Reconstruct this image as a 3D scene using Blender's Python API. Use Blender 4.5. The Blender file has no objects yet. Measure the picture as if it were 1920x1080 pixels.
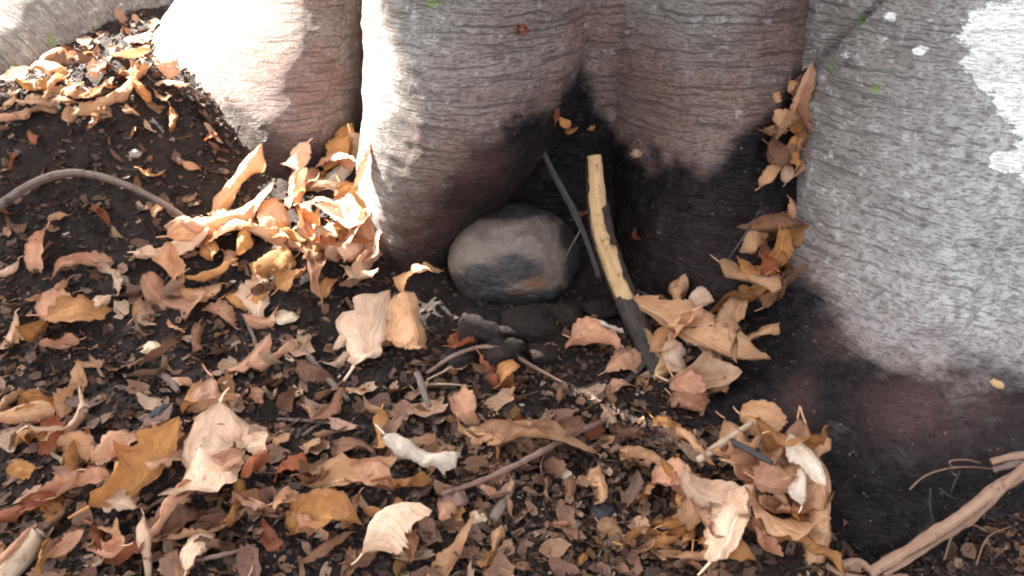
import bpy, math, random
import numpy as np
from mathutils import Vector, Matrix, Euler
from mathutils.bvhtree import BVHTree

random.seed(7)
RNG = np.random.default_rng(7)
scene = bpy.context.scene
COL = scene.collection

# ------------------------------------------------------------------ camera, sky, sun, exposure
CAM_H, PITCH, HFOV = 0.62, math.radians(28.0), math.radians(62.0)
cam_d = bpy.data.cameras.new("camera")
cam_d.angle = HFOV
cam_d.clip_start, cam_d.clip_end = 0.02, 500.0
cam_d.dof.use_dof = True
cam_d.dof.focus_distance = 0.98
cam_d.dof.aperture_fstop = 9.0
cam = bpy.data.objects.new("camera", cam_d)
cam.location = (0, 0, CAM_H)
cam.rotation_euler = (math.pi / 2 - PITCH, 0, 0)
COL.objects.link(cam)
scene.camera = cam

SUN = Vector((-0.63, 0.41, 0.68)).normalized()          # towards the sun
world = bpy.data.worlds.new("World")
scene.world = world
world.use_nodes = True
wn = world.node_tree
bg = wn.nodes["Background"]
sky = wn.nodes.new("ShaderNodeTexSky")
sky.sky_type = 'NISHITA'
sky.sun_disc = False
sky.sun_elevation = math.asin(SUN.z)
sky.sun_rotation = math.atan2(SUN.x, SUN.y)
sky.air_density, sky.dust_density, sky.ozone_density = 0.7, 2.5, 0.3
hs = wn.nodes.new("ShaderNodeHueSaturation")
hs.inputs["Saturation"].default_value = 0.16
wn.links.new(sky.outputs[0], hs.inputs["Color"])
wn.links.new(hs.outputs[0], bg.inputs["Color"])
bg.inputs["Strength"].default_value = 0.064

sun_d = bpy.data.lights.new("sun", 'SUN')
sun_d.energy, sun_d.angle, sun_d.color = 5.0, math.radians(0.53), (1.0, 0.93, 0.82)
sun = bpy.data.objects.new("sun", sun_d)
sun.rotation_euler = SUN.to_track_quat('Z', 'Y').to_euler()
sun.location = SUN * 8
COL.objects.link(sun)

vs = scene.view_settings
vs.view_transform, vs.look, vs.exposure, vs.gamma = 'Standard', 'None', 3.4, 1.0
vs.use_curve_mapping = False
scene.cycles.use_denoising = True
scene.cycles.filter_width = 2.0

# ------------------------------------------------------------------ small maths
FPX = 960 / math.tan(HFOV / 2)
CP, SP = math.cos(PITCH), math.sin(PITCH)

def ray(px, py):
    dx, dy = (px - 960) / FPX, (540 - py) / FPX
    return Vector((dx, CP + dy * SP, -SP + dy * CP))

def at(px, py, Y):
    r = ray(px, py)
    return Vector((0, 0, CAM_H)) + r * (Y / r.y)

def depth_of(y, z):
    return y * CP + (CAM_H - z) * SP

def project(v):
    """world points (n,3) -> pixels of the 1920 x 1080 picture"""
    d = v[:, 1] * CP + (CAM_H - v[:, 2]) * SP
    u = v[:, 1] * SP + (v[:, 2] - CAM_H) * CP
    d = np.maximum(d, .05)
    return 960 + v[:, 0] / d * FPX, 540 - u / d * FPX

def sstep(a, b, x):
    t = np.clip((x - a) / (b - a), 0, 1)
    return t * t * (3 - 2 * t)

def _hash(i, j, k):
    h = (i * 374761393 + j * 668265263 + k * 2147483647 + 1274126177) & 0xFFFFFFFF
    h = ((h ^ (h >> 13)) * 1274126177) & 0xFFFFFFFF
    h = ((h ^ (h >> 16)) * 2246822519) & 0xFFFFFFFF
    return ((h ^ (h >> 15)) & 0xFFFF) / 32767.5 - 1.0

def noise(p, scale=1.0, octaves=1, seed=0):
    p = np.asarray(p, dtype=np.float64) * scale + seed * 17.31
    out = np.zeros(len(p)); amp = 1.0; tot = 0.0
    for o in range(octaves):
        f = np.floor(p); w = p - f; w = w * w * w * (w * (w * 6 - 15) + 10)
        i, j, k = [f[:, c].astype(np.int64) for c in range(3)]
        r = 0
        for a in (0, 1):
            wa = w[:, 0] if a else 1 - w[:, 0]
            for b in (0, 1):
                wb = w[:, 1] if b else 1 - w[:, 1]
                for c in (0, 1):
                    wc = w[:, 2] if c else 1 - w[:, 2]
                    r = r + wa * wb * wc * _hash(i + a, j + b, k + c)
        out += amp * r; tot += amp
        amp *= 0.5; p = p * 2.03 + 5.7
    return out / tot

# ------------------------------------------------------------------ mesh helpers
def link(name, me, mat=None, parent=None):
    o = bpy.data.objects.new(name, me)
    COL.objects.link(o)
    if mat is not None and me is not None and not me.materials:
        me.materials.append(mat)
    if parent is not None:
        o.parent = parent
    return o

def tag(o, label=None, cat=None, group=None, kind=None):
    if label: o["label"] = label
    if cat: o["category"] = cat
    if group: o["group"] = group
    if kind: o["kind"] = kind
    return o

def empty(name, loc, label, cat, group=None):
    o = bpy.data.objects.new(name, None)
    o.empty_display_size = .05
    o.location = loc
    COL.objects.link(o)
    return tag(o, label, cat, group)

def mesh_np(name, verts, quads, uv=None, attrs=None, smooth=True):
    """verts (n,3), faces (m,3|4); uv per vertex (n,2)"""
    me = bpy.data.meshes.new(name)
    verts = np.ascontiguousarray(verts, dtype=np.float32)
    quads = np.ascontiguousarray(quads, dtype=np.int32)
    nf, k = quads.shape
    me.vertices.add(len(verts)); me.vertices.foreach_set("co", verts.ravel())
    me.loops.add(nf * k); me.loops.foreach_set("vertex_index", quads.ravel())
    me.polygons.add(nf)
    me.polygons.foreach_set("loop_start", np.arange(0, nf * k, k, dtype=np.int32))
    me.polygons.foreach_set("loop_total", np.full(nf, k, dtype=np.int32))
    if smooth:
        me.polygons.foreach_set("use_smooth", np.ones(nf, dtype=bool))
    if uv is not None:
        l = me.uv_layers.new(name="UVMap")
        l.data.foreach_set("uv", np.ascontiguousarray(uv[quads.ravel()], dtype=np.float32).ravel())
    for n, a in (attrs or {}).items():
        t = me.attributes.new(n, 'FLOAT', 'POINT')
        t.data.foreach_set("value", np.ascontiguousarray(a, dtype=np.float32))
    me.update(calc_edges=True)
    return me

def grid_faces(nr, nc, wrap=False):
    r = np.arange(nr - 1)[:, None]
    cc = np.arange(nc if wrap else nc - 1)[None, :]
    c2 = (cc + 1) % nc
    a = r * nc + cc; b = r * nc + c2; c = (r + 1) * nc + c2; d = (r + 1) * nc + cc
    return np.stack([a, b, c, d], -1).reshape(-1, 4)

def smooth_interp(keys, vals, x):
    """monotone-ish cubic through stations"""
    keys = np.asarray(keys, float); vals = np.asarray(vals, float)
    m = np.gradient(vals, keys, axis=0)
    i = np.clip(np.searchsorted(keys, x) - 1, 0, len(keys) - 2)
    h = keys[i + 1] - keys[i]
    t = np.clip((x - keys[i]) / h, 0, 1)
    if vals.ndim > 1:
        t, h = t[:, None], h[:, None]
    h00 = 2 * t**3 - 3 * t**2 + 1; h10 = t**3 - 2 * t**2 + t
    h01 = -2 * t**3 + 3 * t**2; h11 = t**3 - t**2
    return h00 * vals[i] + h10 * h * m[i] + h01 * vals[i + 1] + h11 * h * m[i + 1]

# ------------------------------------------------------------------ node helpers
class NT:
    def __init__(self, name):
        self.mat = bpy.data.materials.new(name)
        self.mat.use_nodes = True
        self.t = self.mat.node_tree
        self.t.nodes.clear()
        self.out = self.t.nodes.new("ShaderNodeOutputMaterial")
    def n(self, kind, ins=None, **props):
        nd = self.t.nodes.new("ShaderNode" + kind)
        for k, v in props.items():
            setattr(nd, k, v)
        for k, v in (ins or {}).items():
            s = nd.inputs[k]
            if isinstance(v, bpy.types.NodeSocket):
                self.t.links.new(v, s)
            else:
                s.default_value = v
        return nd
    def math(self, op, a, b=0.0, c=None, clamp=False):
        ins = {0: a, 1: b}
        if c is not None: ins[2] = c
        return self.n("Math", ins, operation=op, use_clamp=clamp).outputs[0]
    def noise(self, vec, scale, detail=3.0, rough=.55, dist=0.0):
        return self.n("TexNoise", {"Vector": vec, "Scale": scale, "Detail": detail, "Roughness": rough, "Distortion": dist}).outputs[0]
    def mapping(self, vec, scale):
        return self.n("Mapping", {"Vector": vec, "Scale": scale}).outputs[0]
    def ramp(self, fac, lo, hi):
        return self.n("MapRange", {"Value": fac, "From Min": lo, "From Max": hi}, interpolation_type='SMOOTHSTEP').outputs[0]
    def mix(self, fac, a, b, mode='MIX'):
        nd = self.t.nodes.new("ShaderNodeMix")
        nd.data_type = 'RGBA'; nd.blend_type = mode
        for idx, v in ((0, fac), (6, a), (7, b)):
            s = nd.inputs[idx]
            if isinstance(v, bpy.types.NodeSocket):
                self.t.links.new(v, s)
            else:
                s.default_value = v if idx == 0 else (*v, 1.0)
        return nd.outputs[2]
    def attr(self, name):
        return self.n("Attribute", attribute_name=name).outputs["Fac"]
    def pos(self):
        return self.n("NewGeometry").outputs["Position"]
    def uv(self):
        return self.n("UVMap").outputs[0]
    def finish(self, color, rough, height=None, dist=.002, spec=.5, strength=1.0, trans=0.0):
        ins = {"Base Color": color, "Roughness": rough, "Specular IOR Level": spec}
        if height is not None:
            ins["Normal"] = self.n("Bump", {"Height": height, "Distance": dist, "Strength": strength}).outputs[0]
        p = self.n("BsdfPrincipled", ins)
        sh = p.outputs[0]
        if trans:
            tr = self.n("BsdfTranslucent", {"Color": color})
            sh = self.n("MixShader", {0: trans, 1: sh, 2: tr.outputs[0]}).outputs[0]
        self.t.links.new(sh, self.out.inputs["Surface"])
        return self.mat

def bark_material():
    m = NT("beech_bark")
    pos, uv = m.pos(), m.uv()
    sep = m.n("SeparateXYZ", {0: uv})
    s, z = sep.outputs[0], sep.outputs[1]
    w = m.noise(pos, 9.0, 2.0)
    w2 = m.noise(pos, 38.0, 2.0)
    zw = m.math('ADD', z, m.math('ADD', m.math('MULTIPLY', w, .022), m.math('ADD', m.math('MULTIPLY', w2, .0045), m.math('MULTIPLY', m.noise(pos, 130.0, 2.0), .0016))))
    vec = m.n("CombineXYZ", {0: m.math('MULTIPLY', s, 11.0), 1: m.math('MULTIPLY', zw, 235.0), 2: 0.0}).outputs[0]
    pale = m.attr("pale")  # paler bark that paints in the light on the buttress's right side
    vs_ = m.n("CombineXYZ", {0: m.math('MULTIPLY', s, 62.0), 1: m.math('MULTIPLY', zw, 205.0), 2: 7.0}).outputs[0]
    wl = m.noise(vec, 1.0, 4.0, .62); ws = m.noise(vs_, 1.0, 4.0, .66)
    wr = m.math('ADD', m.math('MULTIPLY', wl, m.math('SUBTRACT', 1.0, m.math('MULTIPLY', pale, .7))), m.math('MULTIPLY', ws, m.math('MULTIPLY', pale, .7)))
    vec2 = m.n("CombineXYZ", {0: m.math('MULTIPLY', s, 110.0), 1: m.math('MULTIPLY', zw, 480.0), 2: 0.0}).outputs[0]
    wr2 = m.noise(vec2, 1.0, 3.0, .6)
    groove = m.ramp(wr, .47, .33)                      # 1 in the grooves
    groove2 = m.ramp(wr2, .47, .36)
    # upright cracks, sparse
    vec3 = m.n("CombineXYZ", {0: m.math('MULTIPLY', s, 95.0), 1: m.math('MULTIPLY', zw, 26.0), 2: 3.0}).outputs[0]
    crack = m.math('MULTIPLY', m.ramp(m.noise(vec3, 1.0, 3.0, .6, .6), .36, .27), m.ramp(m.noise(pos, 6.0, 2.0), .42, .6))
    mott = m.noise(pos, 17.0, 5.0, .6)
    mott2 = m.noise(pos, 70.0, 4.0, .65)
    grain = m.noise(pos, 420.0, 3.0, .7)
    col = m.mix(m.ramp(mott, .3, .7), (.195, .172, .158), (.290, .266, .248))
    col = m.mix(m.math('MULTIPLY', m.ramp(mott2, .52, .70), .65), col, (.52, .51, .50))
    col = m.mix(m.math('MULTIPLY', m.ramp(mott2, .47, .30), .5), col, (.17, .135, .115))
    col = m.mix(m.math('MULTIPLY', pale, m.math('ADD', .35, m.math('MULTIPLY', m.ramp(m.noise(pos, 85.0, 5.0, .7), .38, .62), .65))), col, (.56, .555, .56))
    big = m.noise(pos, 6.5, 3.0, .6)
    col = m.n('HueSaturation', {'Value': m.math('ADD', .62, m.math('MULTIPLY', big, .76)), 'Color': col}).outputs[0]
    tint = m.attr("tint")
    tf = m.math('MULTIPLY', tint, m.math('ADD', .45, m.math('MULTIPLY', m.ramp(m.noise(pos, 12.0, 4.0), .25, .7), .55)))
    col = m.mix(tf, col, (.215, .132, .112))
    gf = m.math('MULTIPLY', m.math('ADD', groove, m.math('MULTIPLY', groove2, .55), clamp=True), .52)
    gf = m.math('MAXIMUM', gf, m.math('MULTIPLY', crack, .5))
    col = m.mix(gf, col, (.060, .044, .036))
    # grey-white lichen flecks and the big crust
    fl = m.math('MULTIPLY', m.ramp(m.noise(pos, 46.0, 3.0, .6), .655, .71), m.attr("fleck"))
    col = m.mix(fl, col, (.62, .62, .60))
    ln = m.math('ADD', m.attr("lichen"), m.math('MULTIPLY', m.math('SUBTRACT', m.noise(m.mapping(pos, (1, 1, 2.2)), 42.0, 8.0, .78), .5), 2.2))
    lf = m.ramp(ln, .50, .60)
    lichen_col = m.mix(m.ramp(mott2, .3, .7), (.86, .86, .84), (.92, .92, .92))
    col = m.mix(lf, col, lichen_col)
    ms = m.math('ADD', m.attr("moss"), m.math('MULTIPLY', m.math('SUBTRACT', m.noise(pos, 120.0, 4.0, .7), .5), 1.6))
    col = m.mix(m.math('MULTIPLY', m.ramp(ms, .55, .85), .75), col, (.17, .27, .06))
    # black wet crust with a ragged edge; also carries painted root shade
    sn = m.math('ADD', m.attr("stain_shade"), m.math('ADD',
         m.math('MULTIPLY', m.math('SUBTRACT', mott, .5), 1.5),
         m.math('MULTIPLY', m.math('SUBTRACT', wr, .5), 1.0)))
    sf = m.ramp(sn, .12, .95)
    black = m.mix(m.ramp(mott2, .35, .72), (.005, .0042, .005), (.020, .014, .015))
    black = m.mix(m.math('MULTIPLY', m.ramp(m.noise(pos, 150.0, 3.0, .6), .66, .74), .7), black, (.30, .24, .22))  # pale specks painted in as wet glints
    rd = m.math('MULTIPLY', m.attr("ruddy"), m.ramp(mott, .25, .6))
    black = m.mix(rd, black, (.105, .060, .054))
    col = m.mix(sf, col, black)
    rough = m.math('ADD', m.math('MULTIPLY', sf, m.math('MULTIPLY', m.ramp(m.noise(pos, 55.0, 3.0), .35, .65), -.42)), .82)
    h = m.math('SUBTRACT', m.math('MULTIPLY', mott2, .8), m.math('MULTIPLY', gf, 1.1))
    h = m.math('ADD', h, m.math('MULTIPLY', grain, .35))
    h = m.math('ADD', h, m.math('MULTIPLY', lf, .4))
    return m.finish(col, rough, h, .0045, m.math('SUBTRACT', .35, m.math('MULTIPLY', sf, .18)), .9)

def soil_material():
    m = NT("forest_soil")
    pos = m.pos()
    a = m.noise(pos, 22.0, 6.0, .65); b = m.noise(pos, 160.0, 4.0, .7); c = m.noise(pos, 600.0, 2.0, .6)
    col = m.mix(m.ramp(a, .3, .7), (.012, .0085, .008), (.036, .023, .018))
    col = m.mix(m.math('MULTIPLY', m.ramp(b, .55, .72), .8), col, (.085, .050, .035))
    col = m.mix(m.math('MULTIPLY', m.ramp(b, .45, .3), .8), col, (.010, .008, .008))
    h = m.math('ADD', m.math('MULTIPLY', b, 1.0), m.math('MULTIPLY', c, .4))
    return m.finish(col, .85, h, .006, .3)

def leaf_material(name, c_main, c_alt, c_spot, spot=.5, wet=.5):
    m = NT(name)
    uv = m.uv()
    oi = m.n("ObjectInfo").outputs["Random"]
    sep = m.n("SeparateXYZ", {0: uv})
    u, v = sep.outputs[0], sep.outputs[1]            # u along 0..1, v across -1..1
    off = m.n("CombineXYZ", {0: m.math('MULTIPLY', oi, 37.0), 1: m.math('MULTIPLY', oi, 91.0), 2: 0.0}).outputs[0]
    p = m.n("VectorMath", {0: uv, 1: off}, operation='ADD').outputs[0]
    n1 = m.noise(p, 1.7, 4.0, .6); n2 = m.noise(p, 7.0, 4.0, .65); n3 = m.noise(p, 30.0, 2.0)
    av = m.math('ABSOLUTE', v)
    ph = m.math('SUBTRACT', m.math('MULTIPLY', u, 8.5), m.math('MULTIPLY', av, 2.1))
    fr = m.math('ABSOLUTE', m.math('SUBTRACT', m.math('FRACT', ph), .5))
    vein = m.ramp(fr, .42, .49)
    mid = m.ramp(av, .07, .02)
    vn = m.math('MAXIMUM', vein, mid)
    col = m.mix(m.ramp(n1, .32, .68), c_main, c_alt)
    col = m.mix(m.math('MULTIPLY', m.ramp(n2, .52, .72), spot), col, c_spot)
    col = m.mix(m.math('MULTIPLY', vn, .42), col, tuple(min(1, x * 1.4) for x in c_main))
    edge = m.ramp(av, .75, 1.0)
    col = m.mix(m.math('MULTIPLY', edge, m.math('MULTIPLY', n2, .55)), col, c_spot)
    br = m.math('ADD', m.math('MULTIPLY', oi, .60), .80)
    col = m.n("HueSaturation", {"Value": br, "Color": col}).outputs[0]
    rough = m.math('SUBTRACT', .72, m.math('MULTIPLY', m.ramp(n1, .45, .7), wet * .5))
    h = m.math('ADD', m.math('MULTIPLY', vn, -.6), m.math('ADD', m.math('MULTIPLY', n2, 1.4), m.math('MULTIPLY', n3, .7)))
    return m.finish(col, rough, h, .0020, .45, .8, trans=.16)

def wood_material(name, c1, c2, c3, sc=1.0, rough=.7, bump=.002):
    m = NT(name)
    uv, pos = m.uv(), m.pos()
    a = m.noise(m.mapping(uv, (9 * sc, 260 * sc, 1)), 1.0, 4.0, .6)
    b = m.noise(pos, 90.0 * sc, 4.0, .65)
    col = m.mix(m.ramp(a, .3, .7), c1, c2)
    col = m.mix(m.ramp(b, .52, .70), col, c3)
    return m.finish(col, rough, m.math('ADD', a, m.math('MULTIPLY', b, .7)), bump, .4)

def stone_material():
    m = NT("knob_stone")
    pos = m.pos()
    a = m.noise(pos, 16.0, 5.0, .62, .4)
    b = m.noise(m.mapping(pos, (1, 1, 2.6)), 70.0, 5.0, .65)
    c = m.noise(pos, 300.0, 3.0, .6)
    col = m.mix(m.ramp(a, .3, .65), (.125, .092, .072), (.225, .178, .148))
    col = m.mix(m.math('MULTIPLY', m.ramp(b, .5, .7), .5), col, (.29, .265, .255))
    dk = m.math('ADD', m.attr("stain_shade"), m.math('MULTIPLY', m.math('SUBTRACT', m.math('ADD', a, b), 1.0), 1.1))
    col = m.mix(m.math('MULTIPLY', m.ramp(dk, .3, .75), .93), col, m.mix(m.ramp(b, .4, .65), (.010, .009, .010), (.045, .039, .040)))
    og = m.math('ADD', m.attr("ruddy"), m.math('MULTIPLY', m.math('SUBTRACT', b, .5), 1.5))
    col = m.mix(m.math('MULTIPLY', m.ramp(og, .45, .8), .8), col, (.20, .085, .028))
    return m.finish(col, m.math('ADD', .36, m.math('MULTIPLY', b, .3)), m.math('ADD', b, m.math('MULTIPLY', c, .4)), .0035, .5)

M_BARK = bark_material()
M_SOIL = soil_material()
LEAF = {
    "tan":    leaf_material("leaf_tan", (.62, .36, .20), (.47, .235, .115), (.20, .085, .04), .6, .5),
    "pale":   leaf_material("leaf_pale", (.74, .52, .37), (.62, .385, .25), (.30, .15, .085), .5, .5),
    "white":  leaf_material("leaf_bleached", (.78, .67, .55), (.64, .50, .38), (.33, .19, .115), .6, .4),
    "pink":   leaf_material("leaf_pinkish", (.60, .325, .205), (.48, .235, .135), (.22, .09, .048), .5, .8),
    "orange": leaf_material("leaf_orange", (.52, .255, .085), (.40, .16, .05), (.15, .055, .022), .65, .5),
    "brown":  leaf_material("leaf_brown", (.28, .13, .068), (.17, .075, .042), (.075, .036, .024), .6, .7),
    "rust":   leaf_material("leaf_rust", (.34, .100, .035), (.24, .066, .026), (.10, .032, .018), .5, .6),
}
M_TWIG_GREY = wood_material("twig_grey", (.16, .108, .085), (.26, .195, .165), (.07, .046, .037), 1, .75, .004)
M_TWIG_RED = wood_material("twig_reddish", (.20, .115, .088), (.27, .165, .135), (.10, .055, .045))
M_TWIG_DARK = wood_material("twig_dark", (.035, .029, .030), (.085, .072, .070), (.018, .015, .015))
M_TWIG_PALE = wood_material("twig_pale", (.46, .33, .22), (.56, .43, .31), (.30, .19, .12))
M_ROOT = wood_material("root_pink", (.33, .185, .12), (.46, .29, .20), (.19, .10, .065), 1.4, .7, .003)
M_BARE = wood_material("bare_wood", (.46, .28, .13), (.60, .41, .22), (.24, .12, .05))
M_CHARBARK = wood_material("stick_bark", (.022, .016, .014), (.062, .043, .035), (.012, .009, .009))
M_STONE = stone_material()

# ------------------------------------------------------------------ ground
MOUNDS = [  # px, py, height, radius: litter heaps against the tree and the soil bank
    (1400, 960, .035, .075), (1320, 650, .035, .075), (1430, 520, .05, .06), (640, 470, .045, .09),
    (260, 900, .015, .12), (160, 330, .03, .16), (1850, 1000, .040, .10), (960, 640, .018, .07), (720, 980, .012, .08),
]
def plane_z(y):
    return .25 * (np.clip(y, -1.5, 2.3) - .585)
def _ground_at(px, py):
    r = ray(px, py)
    t = (CAM_H + .25 * .585) / (.25 * r.y - r.z)
    return r.x * t, r.y * t
MOUND_XY = [(*_ground_at(a, b), h, r) for a, b, h, r in MOUNDS]

def gz(x, y, fine=True):
    x = np.asarray(x, float); y = np.asarray(y, float)
    z = plane_z(y)
    z = z + .065 * sstep(-.28, -.60, x) * sstep(.98, 1.28, y)
    for mx, my, h, r in MOUND_XY:
        z = z + h * np.exp(-((x - mx) ** 2 + (y - my) ** 2) / (r * r))
    z = z + .068 * np.exp(-((x + .50) / .17) ** 2 - ((y - 1.24) / .13) ** 2) + .028 * np.exp(-((x + .78) / .2) ** 2 - ((y - 1.22) / .12) ** 2)
    p = np.stack([x, y, np.zeros_like(x)], -1).reshape(-1, 3)
    near = np.exp(-np.maximum(np.hypot(p[:, 0], p[:, 1] - 1) - 2.5, 0) * .2)
    n = .016 * noise(p, 4.0, 2, 1) + .009 * noise(p, 13.0, 2, 2)
    if fine:
        n = n + near * (.0060 * noise(p, 42.0, 2, 3) + .0032 * np.abs(noise(p, 110.0, 2, 4)))
    return z + n.reshape(z.shape)

def axis(lo, hi, step, far):
    core = np.arange(lo, hi + step / 2, step)
    g = step * 1.35 ** np.arange(1, 40)
    out = np.cumsum(g); out = out[out < far]
    return np.concatenate([lo - out[::-1], core, hi + out])
gx = axis(-1.55, .95, .0055, 90.0); gy = axis(.42, 2.0, .0055, 90.0)
GX, GY = np.meshgrid(gx, gy)
GZ = gz(GX, GY)
gv = np.stack([GX, GY, GZ], -1)
ground = link("ground", mesh_np("ground", gv.reshape(-1, 3), grid_faces(len(gy), len(gx))), M_SOIL)
tag(ground, "dark crumbly forest soil sloping up to the tree", None, None, "structure")

# ------------------------------------------------------------------ the big beech: trunk and root buttresses
BVH_V, BVH_F = [], []
def bvh_add(v3, wrap=False):
    nr, nc = v3.shape[:2]
    base = sum(len(a) for a in BVH_V)
    BVH_V.append(v3.reshape(-1, 3)); BVH_F.append(grid_faces(nr, nc, wrap) + base)
sub = (slice(None, None, 3), slice(None, None, 3))
inner_y = (gy > .4) & (gy < 2.3); inner_x = (gx > -1.8) & (gx < 1.2)
bvh_add(gv[inner_y][:, inner_x][sub])
N_GROUND_FACES = len(BVH_F[0])

def poly(px, pts):
    a = np.asarray(pts, float)
    return np.interp(px, a[:, 0], a[:, 1])

def blob(X, Y, spots):
    r = np.zeros_like(X)
    for x, y, rx, ry, *a in spots:
        d = ((X - x) / rx) ** 2 + ((Y - y) / ry) ** 2
        r = np.maximum(r, (a[0] if a else 1.0) * np.exp(-d))
    return r

def marks(which, V):
    """where crust, ruddy bark, moss and lichen grow, plus light and shade painted on this lobe"""
    X, Y = project(V)
    n = noise(V, 11.0, 3, 21) * 55 + noise(V, 45.0, 2, 22) * 22
    z0 = np.zeros(len(V))
    st, tint, lich, moss, rud, fleck, knob, seam, pale = [z0.copy() for _ in range(5)] + [z0 + .35, z0, z0, z0]
    if which == "C":
        b = poly(X, [(600, 560), (700, 520), (735, 450), (800, 385), (850, 310), (930, 250), (1000, 215), (1060, 190), (1090, 150), (1130, 200)])
        st = sstep(-95, 70, Y + n - b)
        tint = .95 * sstep(-330, -60, Y + n - b) * sstep(690, 790, X)  # tint kept off the sunlit left strip, so it is painted brighter
        rud = 1.0 * blob(X, Y, [(790, 400, 75, 95), (870, 320, 90, 55)])
        moss = blob(X, Y, [(815, 4, 22, 14)])
    elif which == "D":
        b = poly(X, [(1050, 150), (1090, 160), (1130, 215), (1170, 275), (1260, 300), (1330, 300), (1400, 272), (1450, 230), (1500, 160), (1540, 100)])
        st = sstep(-60, 45, Y + n - b)
        tint = sstep(-340, -110, Y + n - b)
        rud = .25 * blob(X, Y, [(1300, 480, 150, 90)])
    elif which == "E":
        b = poly(X, [(1430, 560), (1500, 590), (1560, 650), (1640, 700), (1750, 715), (1850, 765), (1920, 740), (2000, 740)])
        st = sstep(-190, 80, Y + n * 1.3 - b)
        tint = .75 * sstep(-260, 30, Y + n - b)
        rud = blob(X, Y, [(1760, 770, 130, 70, .95), (1500, 760, 40, 60, .6), (1560, 640, 50, 40, .5)])
        lich = blob(X, Y, [(1905, 60, 105, 62, 1.5), (1870, 120, 70, 60, 1.4), (1925, 180, 60, 60, 1.4), (1890, 305, 45, 26, 1.1),
                           (1722, 95, 18, 12, 1.1), (1665, 30, 20, 12, .95), (1700, 165, 16, 8, .7), (1590, 100, 30, 18, .6), (1960, 250, 60, 120, 1.3)])
        moss = blob(X, Y, [(1640, 165, 16, 14), (1608, 40, 14, 26, .9), (1555, 125, 12, 30, .8), (1668, 132, 10, 8, .8), (1895, 385, 20, 14, .6), (1840, 475, 14, 10, .6)])
        fleck = z0 + .8 * sstep(700, 200, Y) + .1
        lx = poly(Y, [(-20, 1665), (30, 1610), (70, 1560), (110, 1525), (150, 1512)])
        seam = np.exp(-((X - lx + n * .25) / 15) ** 2) * sstep(165, 120, Y)
        st = np.maximum(st, .55 * seam)
        pale = .08 + .72 * sstep(1540, 1900, X + .3 * (Y - 300))  # bark painted paler to the right, as if lit from that side
        knob = blob(X, Y, [(1575, 140, 22, 18), (1545, 170, 16, 14), (1600, 118, 14, 12), (1520, 200, 12, 16)])
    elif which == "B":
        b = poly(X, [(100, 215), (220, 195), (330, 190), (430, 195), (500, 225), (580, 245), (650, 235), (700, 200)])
        st = sstep(-75, 75, Y + n - b) * .95  # dark tone paints the shade low on this root flank
        tint = sstep(300, 560, X + 1.2 * Y + n)  # brown tint paints the root's shaded right side and underside
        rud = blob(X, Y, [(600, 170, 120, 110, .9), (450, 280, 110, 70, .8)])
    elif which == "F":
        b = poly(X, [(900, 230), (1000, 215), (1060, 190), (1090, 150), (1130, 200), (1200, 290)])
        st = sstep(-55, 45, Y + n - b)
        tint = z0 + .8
    elif which == "A":
        st = sstep(-10, 50, Y + n - poly(X, [(0, 270), (90, 120), (200, 70), (330, 30)])) * .6  # dark tone paints the shadow on this root's lower side
        fleck = z0 + .7
        moss = blob(X, Y, [(95, 75, 20, 25, .8)])
    return {"stain_shade": st, "tint": tint, "lichen": lich, "moss": moss, "ruddy": rud, "fleck": fleck, "pale": pale, "relief": knob * .006 - seam * .006}

tree = empty("beech_tree", (.25, 1.3, .15), "old grey beech trunk with wide buttress roots and blackened foot", "tree")
bpy.context.view_layer.update()

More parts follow.
